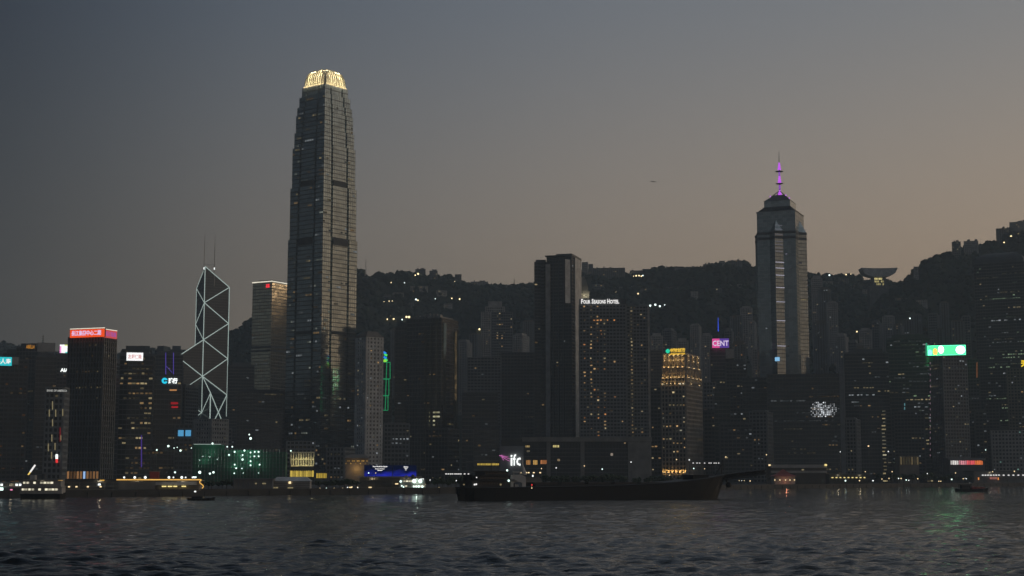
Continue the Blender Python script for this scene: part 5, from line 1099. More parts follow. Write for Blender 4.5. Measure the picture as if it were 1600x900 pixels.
# blue screen pier and the ferry lying at it
D = 905; t = block('ferry_pier', 'ferry pier with two glowing blue screens on its roof', 'pier', 562, 655, 744.5, D, 22); shell(t, M['conc'], M['pale'], 3, 4.)
def bluescreen(x0, x1, lines, lab):
    s_ = thing('video_screen', lab, 'screen', Vector((P((x0 + x1) / 2, 744, D).x, D + 2, HZ(744.2, D))), t.root.rotation_euler.z); w, h = (x1 - x0) * t.k, HZ(727, D) - HZ(744.2, D)
    m = MB(); m.box(-w / 2, w / 2, 0, .8, 0, h); mt = bpy.data.materials.new('blue_screen'); mt.use_nodes = True; n = mt.node_tree; n.nodes.clear()
    tcn = n.nodes.new('ShaderNodeTexCoord'); nz = n.nodes.new('ShaderNodeTexNoise'); nz.inputs['Scale'].default_value = 2.2; nz.inputs['Detail'].default_value = 3; n.links.new(tcn.outputs['Generated'], nz.inputs['Vector'])
    sx = n.nodes.new('ShaderNodeSeparateXYZ'); n.links.new(tcn.outputs['Generated'], sx.inputs[0]); ad = n.nodes.new('ShaderNodeMath'); ad.operation = 'MULTIPLY_ADD'; ad.inputs[1].default_value = -.55; ad.inputs[0].default_value = 0; n.links.new(sx.outputs[2], ad.inputs[0]); n.links.new(nz.outputs[0], ad.inputs[2])
    rp = n.nodes.new('ShaderNodeValToRGB'); e = rp.color_ramp.elements; e[0].position = .18; e[0].color = (.0, .004, .03, 1); e[1].position = .62; e[1].color = (.02, .03, .55, 1); n.links.new(ad.outputs[0], rp.inputs[0])
    em = n.nodes.new('ShaderNodeEmission'); n.links.new(rp.outputs[0], em.inputs[0]); em.inputs[1].default_value = .7; ou = n.nodes.new('ShaderNodeOutputMaterial'); n.links.new(em.outputs[0], ou.inputs[0]); mt.cycles.emission_sampling = 'NONE'
    m.build('panel', mt, s_); f = MB(); f.box(-w / 2 - .2, w / 2 + .2, .82, 1.4, -1.2, h + .2); f.build('frame', M['dark'], s_)
    for i, (tx, ww, zz, hh) in enumerate(lines): o = link('lettering', text_mesh(tx, w * ww, h * hh, .12, G['textw'], bold=.06), s_); o.location = (w * .06, -.04, h * zz)
bluescreen(569, 612, (('Your World for Sports', .54, .80, .15), ('Events of Tokyo', .34, .62, .10), ('Station', .18, .50, .09)), 'wide blue screen with three lines of white text on the pier roof')
bluescreen(613.5, 650, (('Harbour', .20, .80, .12), ('Lights', .13, .66, .1), ('Pier', .07, .55, .08)), 'narrower dark blue screen with small white words beside the wide one')
lightrow(t, 'lamp', (559, 577, 580, 549), 761.5, G['warm'], .8, .7, -1.4); lightrow(t, 'lamp', (651, 658, 661), 748.5, G['white'], .9, .7, -1.5); lightrow(t, 'lamp', (619, 621, 660.5, 664), 756, G['warm'], 1, .6, -1.5)

def hull(t, L, stations, m, name='hull', below=-1.2):
    """stations: (x, half beam at deck, half beam at water, deck height, x shift at the waterline)"""
    mb = MB(); n = len(stations)
    for x, bd, bw, z, dx in stations: mb.v += [(x + dx, -bw, below), (x, -bd, z), (x, bd, z), (x + dx, bw, below)]
    for i in range(n - 1):
        a, b = 4 * i, 4 * i + 4
        for q in range(3): mb.f.append((a + q, b + q, b + q + 1, a + q + 1)); mb.c.append(None); mb.m.append(0)
    mb.f += [(0, 1, 2, 3), (4 * n - 1, 4 * n - 2, 4 * n - 3, 4 * n - 4)]; mb.c += [None] * 2; mb.m += [0] * 2
    return mb.build(name, m, t)
def ferry(label, x0, x1, ywl, D, decks, hm, cm, lit, rz=0, lampm=None):
    a, b = P(x0, ywl, D), P(x1, ywl, D); L = b.x - a.x
    t = thing('ferry', label, 'ferry', ((a.x + b.x) / 2, D, 0), R_(rz)); hl = L / 2
    hull(t, L, [(-hl, .6, .3, 2.6, L * .05), (-hl * .8, 3.4, 2.6, 2.2, 0), (-hl * .3, 4.4, 3.8, 2.0, 0), (hl * .3, 4.4, 3.8, 2.0, 0), (hl * .8, 3.4, 2.6, 2.2, 0), (hl, .6, .3, 2.6, -L * .05)], hm)
    z = 2.05; lg = MB(); s = .9
    for k in range(decks):
        m = MB(); m.box(-hl * s, hl * s, -3.6, 3.6, z, z + .35); m.build('deck', cm, t); c = MB(); c.box(-hl * s * .96, hl * s * .96, -2.6, 2.6, z + .36, z + 2.6); c.build('cabin', cm, t)
        n = round(2 * hl * s / 1.5); pm = MB()
        for i in range(n + 1): X = -hl * s * .97 + i * 2 * hl * s * .97 / n; pm.box(X - .08, X + .08, -3.5, -3.35, z + .36, z + 2.7)
        pm.box(-hl * s * .97, hl * s * .97, -3.52, -3.4, z + 1.25, z + 1.35); pm.build('railing', cm, t, 'stuff')
        for i in range(n):
            if rnd.random() < lit[k]: X = -hl * s * .94 + i * 2 * hl * s * .94 / n; bb = rnd.uniform(.35, 1.2); lg.quad([(X, -2.63, z + 1.3), (X + 1.15, -2.63, z + 1.3), (X + 1.15, -2.63, z + 2.15), (X, -2.63, z + 2.15)], (bb, bb * .93, bb * .68))
        z += 2.75; s -= .05
    lg.build('lit_window', M['lit'], t, 'stuff'); m = MB(); m.box(-hl * s, hl * s, -3.7, 3.7, z, z + .3); m.build('roof', cm, t)
    m = MB(); m.lathe([(1.0, z + .3), (.9, z + 2.6), (1.0, z + 2.7)], 12); m.build('funnel', M['dark'], t); m = MB(); m.box(-hl * .55, -hl * .35, -1.6, 1.6, z + .31, z + 2.2); m.build('wheelhouse', cm, t)
    return t, z
ferry('double deck ferry with two bright rows of windows at the left piers', 31, 104, 778.5, 645, 2, M['hull'], M['pale'], (.85, .9))
ft, fz = ferry('small ferry lit by two green-white deck lamps at the blue screen pier', 622, 668, 769.5, 876, 2, M['hull'], M['pale'], (.5, .55))
q = MB(); q.ball((0, 0, 0), 1.05); lm1 = q.mesh('deck_lamp', G['cool'])
for x, z, s in ((1.0, 6.6, 1.1), (4.4, 6.6, 1.05), (-6.6, 6.4, .6), (.8, 3.6, .5), (2.2, 3.6, .5), (3.6, 3.6, .6), (5.6, 3.5, .6), (-6, 4, .4), (-5, 3.4, .4)): o = link('deck_lamp', lm1, ft); o.location = (x, -4.0, z); o.scale = (s,) * 3
point('deck_floodlight', (2.5, -5.5, 6.4), 260, (.75, 1, .85), ft, .4)

# shopping podium with its letters
D = 1385.; t = block('shopping_podium', 'long low podium below the hotel with tall glazed bays', 'building', 783, 1016, 684, D, 40, rz=0)
m = MB(); m.box(-t.w / 2, t.w / 2, 1.0, t.d, 0, t.h - 2); m.build('wall', M['wind'], t.root)
m = MB(); m.box(t.X(816), t.w / 2 + 1.5, -2.2, t.d, t.Z(690), t.h + .4); m.build('roof_overhang', M['conc'], t.root)
m = MB(); m.box(t.X(981), t.w / 2, -1.2, .98, 0, t.Z(690.4)); m.build('end_wall', M['conc'], t.root)
m = MB(); m.box(-t.w / 2 - 1, t.X(818), -1.6, .98, 0, t.Z(697)); m.build('corner_wall', M['grey'], t.root)
cm = MB(); cm.box(-1.7, 1.7, -.9, .98, 0, t.Z(690.4)); cme = cm.mesh('column', M['conc'])
for x in (857, 910): link('column', cme, t.root).location.x = t.X(x)
fm = MB()
for k in range(9): fm.box(t.X(818) + .02, t.X(981) - .02, .3, .99, 3 + k * 3.5, 3.9 + k * 3.5)
fm.build('floor_band', M['dark'], t.root, 'stuff'); mm = MB()
for i in range(70): X = t.X(819) + i * (t.X(980) - t.X(819)) / 70; mm.box(X - .12, X + .12, .1, .98, 0, t.Z(691))
mm.build('mullion', M['metal'], t.root, 'stuff'); lt = MB()
for x0, x1, y0, y1, c in ((822, 829, 719, 726, (.42, .2, .06)), (833, 840, 719, 726, (.62, .36, .1)), (844.5, 856, 719, 725, (.48, .18, .06)), (821, 828, 696, 699, (.35, .25, .1)), (864, 874, 695.5, 699, (.6, .5, .2)), (871, 875, 717, 720.5, (.3, .22, .12)), (823, 828, 703.5, 706, (.12, .1, .06)), (746, 780, 724, 727, (.5, .35, .06)), (954, 958, 708, 712, (.3, .25, .2)), (975, 978, 691.5, 693, (.3, .2, .1))):
    n = max(1, round((x1 - x0) / 2.6))
    for i in range(n): xa, xb = x0 + i * (x1 - x0) / n, x0 + (i + .82) * (x1 - x0) / n; f = rnd.uniform(.7, 1.2); lt.quad([(t.X(xa), -.02, t.Z(y1)), (t.X(xb), -.02, t.Z(y1)), (t.X(xb), -.02, t.Z(y0)), (t.X(xa), -.02, t.Z(y0))], tuple(q * f for q in c))
lt.build('lit_window', M['lit'], t.root, 'stuff')
t2 = block('podium_wing', 'low podium wing behind the ship with a yellow lit canopy', 'building', 728, 782, 716, 1392, 30, rz=0); m = MB(); m.box(-t2.w / 2, t2.w / 2, 0, t2.d, 0, t2.h); m.build('wall', M['dark'], t2.root)
m = MB(); m.box(-t2.w / 2, t2.w / 2, -3, -.01, t2.Z(722.4), t2.Z(721)); m.build('canopy', M['conc'], t2.root); m = MB()
for i in range(12): b = rnd.uniform(.3, .9); X = t2.X(746 + i * 2.9); m.quad([(X, -.06, t2.Z(727)), (X + 1.3, -.06, t2.Z(727)), (X + 1.3, -.06, t2.Z(723.2)), (X, -.06, t2.Z(723.2))], (b, b * .7, b * .16))
for i in range(7): b = .35; X = t2.X(745 + i * 2.2); m.quad([(X, -.06, t2.Z(713)), (X + .9, -.06, t2.Z(713)), (X + .9, -.06, t2.Z(711.8)), (X, -.06, t2.Z(711.8))], (b, b * .8, b * .3))
m.build('lit_window', M['lit'], t2.root, 'stuff')
s_ = thing('letter_sign', 'three big white glowing letters on the podium corner', 'sign', (P(806, 727.5, D).x, D - 2.6, HZ(727.5, D)), 0); k = D / F
for ch, xx, ww, hh in (('i', 799.3, 3.0, 16.5), ('f', 804.0, 4.6, 17.3), ('c', 810.6, 7.8, 12.2)):
    o = link('letter', text_mesh(ch, ww * k, hh * k, .6, G['white'], bold=.012), s_); o.location = ((xx - 806) * k, 0, 0)
s_ = thing('star_light', 'pink shooting star of light tubes beside the three white letters', 'light sign', (P(787, 715, D).x, D - 3.0, HZ(715, D)), 0); pk = glow('pink_tube', (1, .25, .75), .9)
for (ax, ay, bx, by) in ((780, 711.5, 784, 713), (784, 713, 797, 717), (785, 714.5, 797, 721), (784, 713.5, 787, 719.5), (783, 712, 794, 714), (780.5, 712.5, 785, 711)):
    m = MB(); m.bar(((ax - 787) * k, 0, (715 - ay) * k), ((bx - 787) * k, 0, (715 - by) * k), .17, r2=.11); m.build('light_tube', pk, s_)

# right-hand waterfront
D = 1340; t = block('ferry_terminal', 'low terminal with two pale bands behind the bow of the dark ship', 'terminal', 1206, 1291, 726, D, 24, rz=4); m = MB(); m.box(-t.w / 2, t.w / 2, 1, t.d, 0, t.h); m.build('wall', M['wind'], t.root)
for i, (y0, y1) in enumerate(((726, 731), (735.5, 739))): m = MB(); m.box(-t.w / 2 - 1, t.w / 2 + 1, 0, .98, t.Z(y1), t.Z(y0)); m.build('pale_band', M['pale'], t.root)
lightrow(t, 'lamp', (1290.5,), 726.5, G['yel'], 2.0, 1.6, -.6); lightrow(t, 'lamp', (1254,), 734, G['dim'], 2, 1, -.6); lightrow(t, 'lamp', (1201.5,), 726.8, G['warm'], 1.7, 1.3, -.6)
t = block('red_pavilion', 'small pavilion with a steep red roof and lit windows', 'pavilion', 1209, 1244, 744, 1240, 12, rz=4); m = MB(); m.box(-t.w / 2 + .6, t.w / 2 - .6, .6, t.d, 0, t.h); m.build('wall', M['pale'], t.root)
m = MB(); c = (0, t.d / 2); m.prism(rect(t.w + 1.5, t.d + 2, *c), t.h, t.h + 1.6, top=rect(t.w * .62, t.d * .6, *c)); m.prism(rect(t.w * .62, t.d * .6, *c), t.h + 1.6, t.h + 5.4, top=rect(t.w * .06, t.d * .06, *c)); m.build('roof', M['red'], t.root)
lightrow(t, 'lamp', (1210, 1218, 1227, 1234, 1241), 750, G['warm'], .8, .7, -.6); point('eaves_light', (0, -4, 3), 260, (1, .35, .2), t.root, .4)
t = block('ferry_terminal', 'dark low terminal with a dashed row of yellow lights under its eaves', 'terminal', 1296, 1358, 740, 1380, 20, rz=6); shell(t, M['dark'], M['grey'], 2, 6.)
lightrow(t, 'lamp', [1299 + i * 6.4 for i in range(9)], 746.2, G['yel'], 1.6, .8, -1.6)
t = block('ferry_terminal', 'dark low terminal at the right edge with a row of white lights', 'terminal', 1520, 1640, 736, 1560, 24, rz=8); shell(t, M['grey'], M['dark'], 2, 7.)
lightrow(t, 'lamp', [1532 + i * 4.4 for i in range(7)] + [1566 + i * 8 for i in range(8)], 742.4, G['textw'], 1.9, .9, -1.8); lightrow(t, 'orange_lamp', (1525, 1557), 748, glow('orange_lamp', (1, .35, .08), .9), 1.2, 2.4, -1.8); lightrow(t, 'pink_lamp', (1545, 1549, 1553), 747, glow('dim_pink_lamp', (.8, .3, .25), .35), 2.4, 2.4, -1.8)
t = block('lit_arcade', 'low arcade with a glowing band of white, pink and red windows', 'arcade', 1482, 1540, 716, 1600, 16, rz=8); m = MB(); m.box(-t.w / 2, t.w / 2, .3, t.d, 0, t.h); m.build('wall', M['dark'], t.root); lt = MB()
for i in range(16):
    f = i / 15; c = ((.9, .85, .8), (.9, .35, .4), (.9, .12, .14), (.95, .22, .06))[min(3, int(f * 4))]; b = rnd.uniform(.5, 1.1); X = t.X(1484) + i * (t.X(1537) - t.X(1484)) / 16; lt.quad([(X, 0, t.Z(726)), (X + 1.8, 0, t.Z(726)), (X + 1.8, 0, t.Z(719.5 + rnd.random())), (X, 0, t.Z(719.5))], tuple(q * b for q in c))
lt.build('lit_window', M['lit'], t.root, 'stuff'); m = MB(); m.box(-t.w / 2 - 1, t.w / 2 + 1, -.8, .28, t.Z(718.6), t.h + .2); m.build('fascia', M['grey'], t.root)
t = block('lit_lobby', 'dim amber lobby front behind the right hand promenade', 'building', 1405, 1436, 712, 1600, 14, rz=6); m = MB(); m.box(-t.w / 2, t.w / 2, .3, t.d, 0, t.h); m.build('wall', M['brown'], t.root); lt = MB()
for i in range(7): b = rnd.uniform(.03, .12); X = t.X(1406) + i * t.w / 7; lt.quad([(X, 0, t.Z(726)), (X + 1.8, 0, t.Z(726)), (X + 1.8, 0, t.Z(714)), (X, 0, t.Z(714))], (b, b * .75, b * .35))
lt.build('lit_window', M['lit'], t.root, 'stuff')
t = block('canopy_walk', 'covered walkway with a dashed line of white lights behind the ship bow', 'walkway', 1078, 1126, 721, 1330, 5, rz=3); m = MB(); m.box(-t.w / 2, t.w / 2, 0, t.d, t.h - .5, t.h); m.build('roof', M['grey'], t.root)
for i in range(7): m = MB(); X = -t.w / 2 + i * t.w / 6; m.bar((X, 2, 0), (X, 2, t.h - .51), .2); m.build('post', M['metal'], t.root)
lightrow(t, 'lamp', (1083, 1089, 1093, 1101, 1108, 1111, 1116, 1119, 1123), 723.5, G['textw'], 1.1, .6, .2)
t = block('promenade_canopy', 'low canopy with a bright broken row of lamps left of the ship', 'canopy', 694, 752, 737, 1010, 5, rz=-2); m = MB(); m.box(-t.w / 2, t.w / 2, 0, t.d, t.h - .5, t.h); m.build('roof', M['grey'], t.root)
for i in range(8): m = MB(); X = -t.w / 2 + i * t.w / 7; m.bar((X, 2, 0), (X, 2, t.h - .51), .2); m.build('post', M['metal'], t.root)
lightrow(t, 'lamp', (697, 700.5, 704, 707, 711, 714, 717, 720, 726, 732, 752, 756), 740.5, G['textw'], 1.0, .55, .2)
t = block('promenade_kiosk', 'lit kiosk and terrace behind the ship with small window lights', 'kiosk', 814, 848, 746, 1040, 8, rz=0); m = MB(); m.box(-t.w / 2, t.w / 2, .3, t.d, 0, t.h); m.build('wall', M['tile'], t.root); m = MB(); m.box(-t.w / 2 - 1, t.w / 2 + 1, -1, t.d, t.h, t.h + .4); m.build('roof', M['brown'], t.root)
lightrow(t, 'lamp', (815, 822, 826, 834, 844), 738.5, G['warm'], 1.2, .7, -.8); lightrow(t, 'lamp', (832.5,), 743.5, G['white'], .9, 1.2, -.8); lightrow(t, 'lit_window', [819 + i * 2.6 for i in range(10)], 756.8, G['warm'], .5, .8, .2)

# promenade lamps (small, alike) and vehicles' lights hidden behind the railings
PL = [(672, 750, .7), (686, 762, .8), (500, 763, .6), (510, 763, .7), (522, 763, .7), (535, 763, .7), (543, 761.5, .8), (546, 761.5, .8), (550, 761, .9), (559, 762, .7), (576, 739, .8), (587, 739, .6), (713, 751, .8), (735, 746, .8), (846, 732, .8), (869, 731, .9), (913, 728, .8), (941, 733, .9), (986, 722, .9), (1046, 742.5, .7), (1057, 718, .9), (1077, 718.5, 1), (1134, 714, 1), (1197.5, 710.5, .9), (1084, 732, .8), (1101, 732.5, .7), (1155, 751, .5), (1159, 751, .5), (1163, 751, .5), (1172, 751.5, 1.0),
      (1313, 706, .8), (1321, 751, 1.2), (1343, 751, 1.1), (1364, 751, 1.2), (1378, 748.5, .9), (1389, 747.5, .9), (1404, 747.6, 1), (1408, 747.6, 1), (1416, 750, .9), (1420, 750.5, .9), (1434, 748, 1.0), (1394, 737, .9), (1449, 740, .8), (1467, 752, .9), (1470, 752, .8), (1487, 749, 1.1), (1493, 739, .9), (1505, 748, .9), (1510, 748, .8), (1551, 737, .8), (1585, 736.5, 1.1), (1515, 755, .6), (1540, 703, .7), (1352, 737, .8), (1388, 705.5, 1.0), (1357, 697, 1.3)]
q = MB(); q.ball((0, 0, 0), .75); wl1 = q.mesh('lamp', G['warm'])
for i, (x, y, s) in enumerate(PL):
    D = shore_depth(x) + (8 if y > 735 else 30); lampat(x, y, D, (s * .9 * D / 1300 + .12) * .66, mesh=(fl1 if i % 7 == 3 else wl1 if i % 3 else None))

# dark trees on the promenade: trunk and leafy crown
def tree_mesh(seed):
    r = np.random.default_rng(seed); iv, fi = ico(); n = 46; c = r.normal(0, 1, (n, 3)); c /= np.linalg.norm(c, axis=1)[:, None]; c *= (r.random((n, 1)) ** .4); c = c * np.array([3.4, 3.0, 2.3]) + np.array([0, 0, 6.2]); s = r.uniform(.5, 1.15, n)
    V = iv[None] * r.uniform(.55, 1.35, (n, 12, 1)) * s[:, None, None] + c[:, None]; Fc = fi[None] + (np.arange(n) * 12)[:, None, None]
    tm = MB(); tm.bar((0, 0, -.3), (.1, 0, 3), .28, r2=.2, k=6); tm.bar((.1, 0, 3), (.9, .2, 6), .2, r2=.08, k=5); tm.bar((.1, 0, 3), (-.9, -.3, 6.2), .18, r2=.07, k=5); tm.bar((.1, 0, 3), (.2, .9, 6.4), .16, r2=.06, k=5)
    return np_mesh('crown', V.reshape(-1, 3), Fc.reshape(-1, 3), M['leaf']), tm.mesh('trunk', M['trunk'])
TM = [tree_mesh(i) for i in range(4)]
for x0, x1, n, y, lab, grp in ((492, 560, 11, 750, 'dark leafy promenade tree left of the blue screen pier', 'trees left of the blue screens'), (666, 740, 10, 748, 'dark leafy promenade tree between the blue screens and the ship', 'trees right of the blue screens'), (850, 1075, 22, 744, 'dark leafy promenade tree below the podium, behind the ship', 'trees behind the ship'), (1370, 1520, 16, 741, 'dark leafy promenade tree on the right hand waterfront', 'trees at the right waterfront'), (312, 366, 7, 752, 'dark leafy tree between the gold outlined pier and the square shed', 'trees beside the square shed')):
    for i in range(n):
        x = x0 + (i + rnd.uniform(.1, .9)) * (x1 - x0) / n; D = shore_depth(x) + rnd.uniform(10, 45); p = P(x, y + rnd.uniform(-3, 4), D); s = max(.5, (p.z - GZ) / 8.6)
        t_ = thing('tree', (ordinal(i, n) + ' ' if n <= 15 else '') + lab, 'tree', (p.x, D, GZ), rnd.uniform(0, 6.28), grp); t_.scale = (s * rnd.uniform(.9, 1.3),) * 2 + (s,); c, k_ = rnd.choice(TM); link('crown', c, t_); link('trunk', k_, t_)

# ================================================================== THE DARK SHIP
def ship():
    A, B = P(720, 781, 598), P(1122, 778.4, 640); A.z = B.z = 0; yaw = math.atan2(B.y - A.y, B.x - A.x); L = (B - A).length
    t = thing('cargo_ship', 'long black cargo ship with stern wheelhouse and a boom beyond its bow', 'ship', A, yaw); kx = L / 402; DD = lambda px: 598 + (px - 720) / 402 * 42
    X = lambda px: (px - 720) * kx; Z = lambda px, py: HZ(py, DD(px))
    st = [(719, 761, 5.5, 4.0, 1.0), (730, 761, 7.2, 6.5, .5), (760, 761, 8.2, 8.0, 0), (820, 760, 8.5, 8.4, 0), (900, 758.5, 8.5, 8.4, 0), (960, 757, 8.5, 8.4, 0), (1010, 754.5, 8.5, 8.3, 0), (1050, 751.5, 8.2, 7.6, 0), (1080, 748, 7.4, 6.0, -.5), (1105, 744.5, 5.6, 3.4, -1.6), (1122, 742, 3.4, 1.4, -3.4), (1134, 740.5, .5, .15, -4.6)]
    hull(t, L, [(X(px), bd, bw, Z(px, y), dx) for px, y, bd, bw, dx in st], M['hull'], below=-2)
    wb = MB()
    for (p0, y0, b0, _, _), (p1, y1, b1, _, _) in zip(st, st[1:]): wb.bar((X(p0), -b0 - .12, Z(p0, y0) - .25), (X(p1), -b1 - .12, Z(p1, y1) - .25), .22); wb.bar((X(p0), b0 + .12, Z(p0, y0) - .25), (X(p1), b1 + .12, Z(p1, y1) - .25), .22)
    wb.build('rubbing_strake', M['steel'], t)
    m = MB(); h0 = Z(900, 760)
    m.box(X(822), X(1030), -6.5, 6.5, Z(820, 762), Z(960, 756.2)); m.build('hatch_coaming', M['steel'], t)
    hm = MB(); hm.box(-4.9, 4.9, -6.3, 6.3, 0, .7); hme = hm.mesh('hatch_cover', M['deck'])
    for i in range(5): link('hatch_cover', hme, t).location = (X(838 + i * 41), 0, Z(960, 756.2) + .02)
    # superstructure at the stern
    for nm, x0, x1, y0, y1, b, mm in (('deckhouse', 727, 790, 761.5, 752, 7.0, 'steel'), ('bridge_deck', 738, 788, 752, 744, 6.2, 'steel'), ('wheelhouse', 748, 782, 744, 737, 5.2, 'steel')):
        m = MB(); m.box(X(x0), X(x1), -b, b, Z(x0, y0) + .01, Z(x0, y1)); o = m.build(nm, M[mm], t); w = MB(); n = int((x1 - x0) / 4)
        for i in range(n): w.box(X(x0 + 2 + i * 4), X(x0 + 4.4 + i * 4), -b - .06, -b + .02, Z(x0, y0 - (y0 - y1) * .45), Z(x0, y0 - (y0 - y1) * .8))
        w.build('window_band', M['wind'], o, 'stuff'); r = MB(); r.box(X(x0) - .7, X(x1) + .7, -b - .7, b + .7, Z(x0, y1) + .01, Z(x0, y1) + .22); r.build('deck_edge', M['deck'], o)
    m = MB(); m.bar((X(765), 0, Z(765, 737)), (X(765), 0, Z(765, 722)), .22, r2=.1); m.bar((X(758), 0, Z(765, 729)), (X(772), 0, Z(765, 729)), .1); m.build('mast', M['steel'], t)
    m = MB(); m.lathe([(2.0, Z(740, 752)), (1.8, Z(740, 742)), (1.9, Z(740, 741.5))], 12, (X(733), 2)); m.build('funnel', M['hull'], t)
    rl = MB()
    for (xa, xb, y0, y1, b) in ((722, 738, 761, 757, 6.6), (727, 790, 752, 749, 7.4), (738, 788, 744, 741, 6.7)):
        n = int((xb - xa) / 4); 
        for i in range(n + 1): rl.bar((X(xa + i * 4), -b, Z(xa, y0)), (X(xa + i * 4), -b, Z(xa, y1)), .05)
        for q in (.5, 1): rl.bar((X(xa), -b, Z(xa, y0 + (y1 - y0) * q)), (X(xb), -b, Z(xb, y0 + (y1 - y0) * q)), .05)
    rl.build('railing', M['steel'], t, 'stuff')
    # pale gantry with an arched opening, and the tapering pale mast
    g = MB(); zb, z1 = Z(795, 763), Z(795, 742); x0, x1 = X(783.5), X(806); ca, ra = X(794), X(800.5) - X(794); zc = Z(795, 756)
    pts = [(ca - ra, zb)] + [(ca - ra * math.cos(a), zc + (Z(795, 752.5) - zc) * math.sin(a)) for a in [i * math.pi / 8 for i in range(9)]] + [(ca + ra, zb)]
    def slab(pl):
        n = len(g.v); k = len(pl)
        g.v += [(x, -7.3, z) for x, z in pl] + [(x, -6.6, z) for x, z in pl]
        g.f.append(tuple(range(n, n + k))); g.f.append(tuple(range(n + 2 * k - 1, n + k - 1, -1))); g.c += [None] * 2; g.m += [0] * 2
        for i in range(k): j = (i + 1) % k; g.f.append((n + j, n + i, n + k + i, n + k + j)); g.c.append(None); g.m.append(0)
    slab([(x0, zb), (ca - ra, zb), (ca - ra, zc), (x0, zc)]); slab([(ca + ra, zb), (x1, zb), (x1, zc), (ca + ra, zc)])
    arc = [p for p in pts if p[1] >= zc - 1e-6]
    for a, b in zip(arc, arc[1:]): slab([(a[0], a[1]), (b[0], b[1]), (b[0], z1), (a[0], z1)])
    slab([(x0, zc + .001), (ca - ra - .001, zc + .001), (ca - ra - .001, z1), (x0, z1)]); slab([(ca + ra + .001, zc + .001), (x1, zc + .001), (x1, z1 - .8), (ca + ra + .001, z1)])
    g.build('arched_gantry', M['white'], t)
    m = MB(); m.box(X(786), X(797), -6, 0, Z(795, 763), Z(795, 757)); m.build('winch_house', M['white'], t)
    m = MB(); m.bar((X(807), -5, Z(800, 742)), (X(803.5), -5, Z(800, 727)), 1.0, r2=.6, k=8); m.bar((X(803.5), -5, Z(800, 727)), (X(802), -5, Z(800, 713)), .55, r2=.12, k=8); m.build('signal_mast', M['white'], t)
    m = MB(); m.box(X(787), X(800), -7, -5.8, Z(795, 738.2), Z(795, 737)); m.bar((X(789), -6.4, Z(795, 742)), (X(789), -6.4, Z(795, 738.3)), .2); m.bar((X(798), -6.4, Z(795, 742)), (X(798), -6.4, Z(795, 738.3)), .2); m.build('gantry_platform', M['white'], t)
    # bow gear and boom
    m = MB(); m.box(X(1072), X(1098), -4.5, 4.5, Z(1080, 749), Z(1080, 742)); m.build('windlass_house', M['hull'], t)
    m = MB(); m.bar((X(1128), 0, Z(1120, 742)), (X(1131), 0, Z(1120, 718)), .32, r2=.16); m.bar((X(1118), 0, Z(1120, 742)), (X(1130), 0, Z(1120, 724)), .22); m.bar((X(1124), -2, Z(1120, 727)), (X(1126), 2, Z(1120, 727)), .14); m.build('fore_mast', M['steel'], t)
    m = MB()
    a0, a1 = (X(1084), Z(1100, 746.5)), (X(1199), Z(1190, 734.5)); up = 1.55
    for s in (-1.3, 1.3):
        m.bar((a0[0], s, a0[1]), (a1[0], s, a1[1]), .3); m.bar((a0[0], s, a0[1] - up * 1.5), (a1[0], s, a1[1] - up), .3); n = 22
        for i in range(n):
            f0, f1 = i / n, (i + 1) / n; p = lambda f, top: (a0[0] + (a1[0] - a0[0]) * f, s, a0[1] + (a1[1] - a0[1]) * f - (0 if top else up * (1.5 - .5 * f)))
            m.bar(p(f0, i % 2), p(f1, (i + 1) % 2), .16); m.bar(p(f1, 0), p(f1, 1), .14)
    m.build('boom', M['steel'], t); m = MB(); q0, q1 = (a0[0], a0[1] - 1.0), (a1[0], a1[1] - .75); m.hexa([(q0[0], -1.0, q0[1] - .9), (q1[0], -1.0, q1[1] - .6), (q1[0], 1.0, q1[1] - .6), (q0[0], 1.0, q0[1] - .9), (q0[0], -1.0, q0[1] + .7), (q1[0], -1.0, q1[1] + .5), (q1[0], 1.0, q1[1] + .5), (q0[0], 1.0, q0[1] + .7)]); m.build('conveyor', M['hull'], t)
    m = MB(); m.ball((X(1140), 0, Z(1130, 757.5)), 1.25, sx=1.1); m.bar((X(1136), 0, Z(1130, 750)), (X(1140), 0, Z(1130, 757)), .4); m.build('anchor', M['hull'], t)
    m = MB(); m.bar((X(716.5), 0, Z(720, 764)), (X(721), 0, Z(720, 764)), .35); m.bar((X(716.5), 0, Z(720, 764)), (X(715.5), 0, Z(720, 772)), .5, r2=.8); m.bar((X(714), 0, Z(720, 770)), (X(718), 0, Z(720, 774)), .4); m.build('stern_anchor', M['hull'], t)
    for px, py, mm, r, b in ((729.5, 757, 'textw', .35, 8), (732, 756.5, 'textw', .35, 8), (780, 735, 'cool', .38, 6), (780, 751, 'cool', .42, 7.6), (768, 757, 'dim', .4, 7.8), (813, 761.5, 'warm', .4, 8.3), (813.5, 757.5, 'redl', .3, 8.3), (734, 746, 'textw', .25, 6.8), (718, 757, 'dim', .3, 5)):
        m = MB(); m.ball((X(px), -b, Z(px, py)), r, nu=7, nv=5); m.build('lamp', G[mm], t)
    m = MB(); m.bar((X(813.2), -8.3, Z(813, 760.8)), (X(813.2), -8.3, Z(813, 753)), .08); m.build('lamp_post', M['steel'], t)
ship()

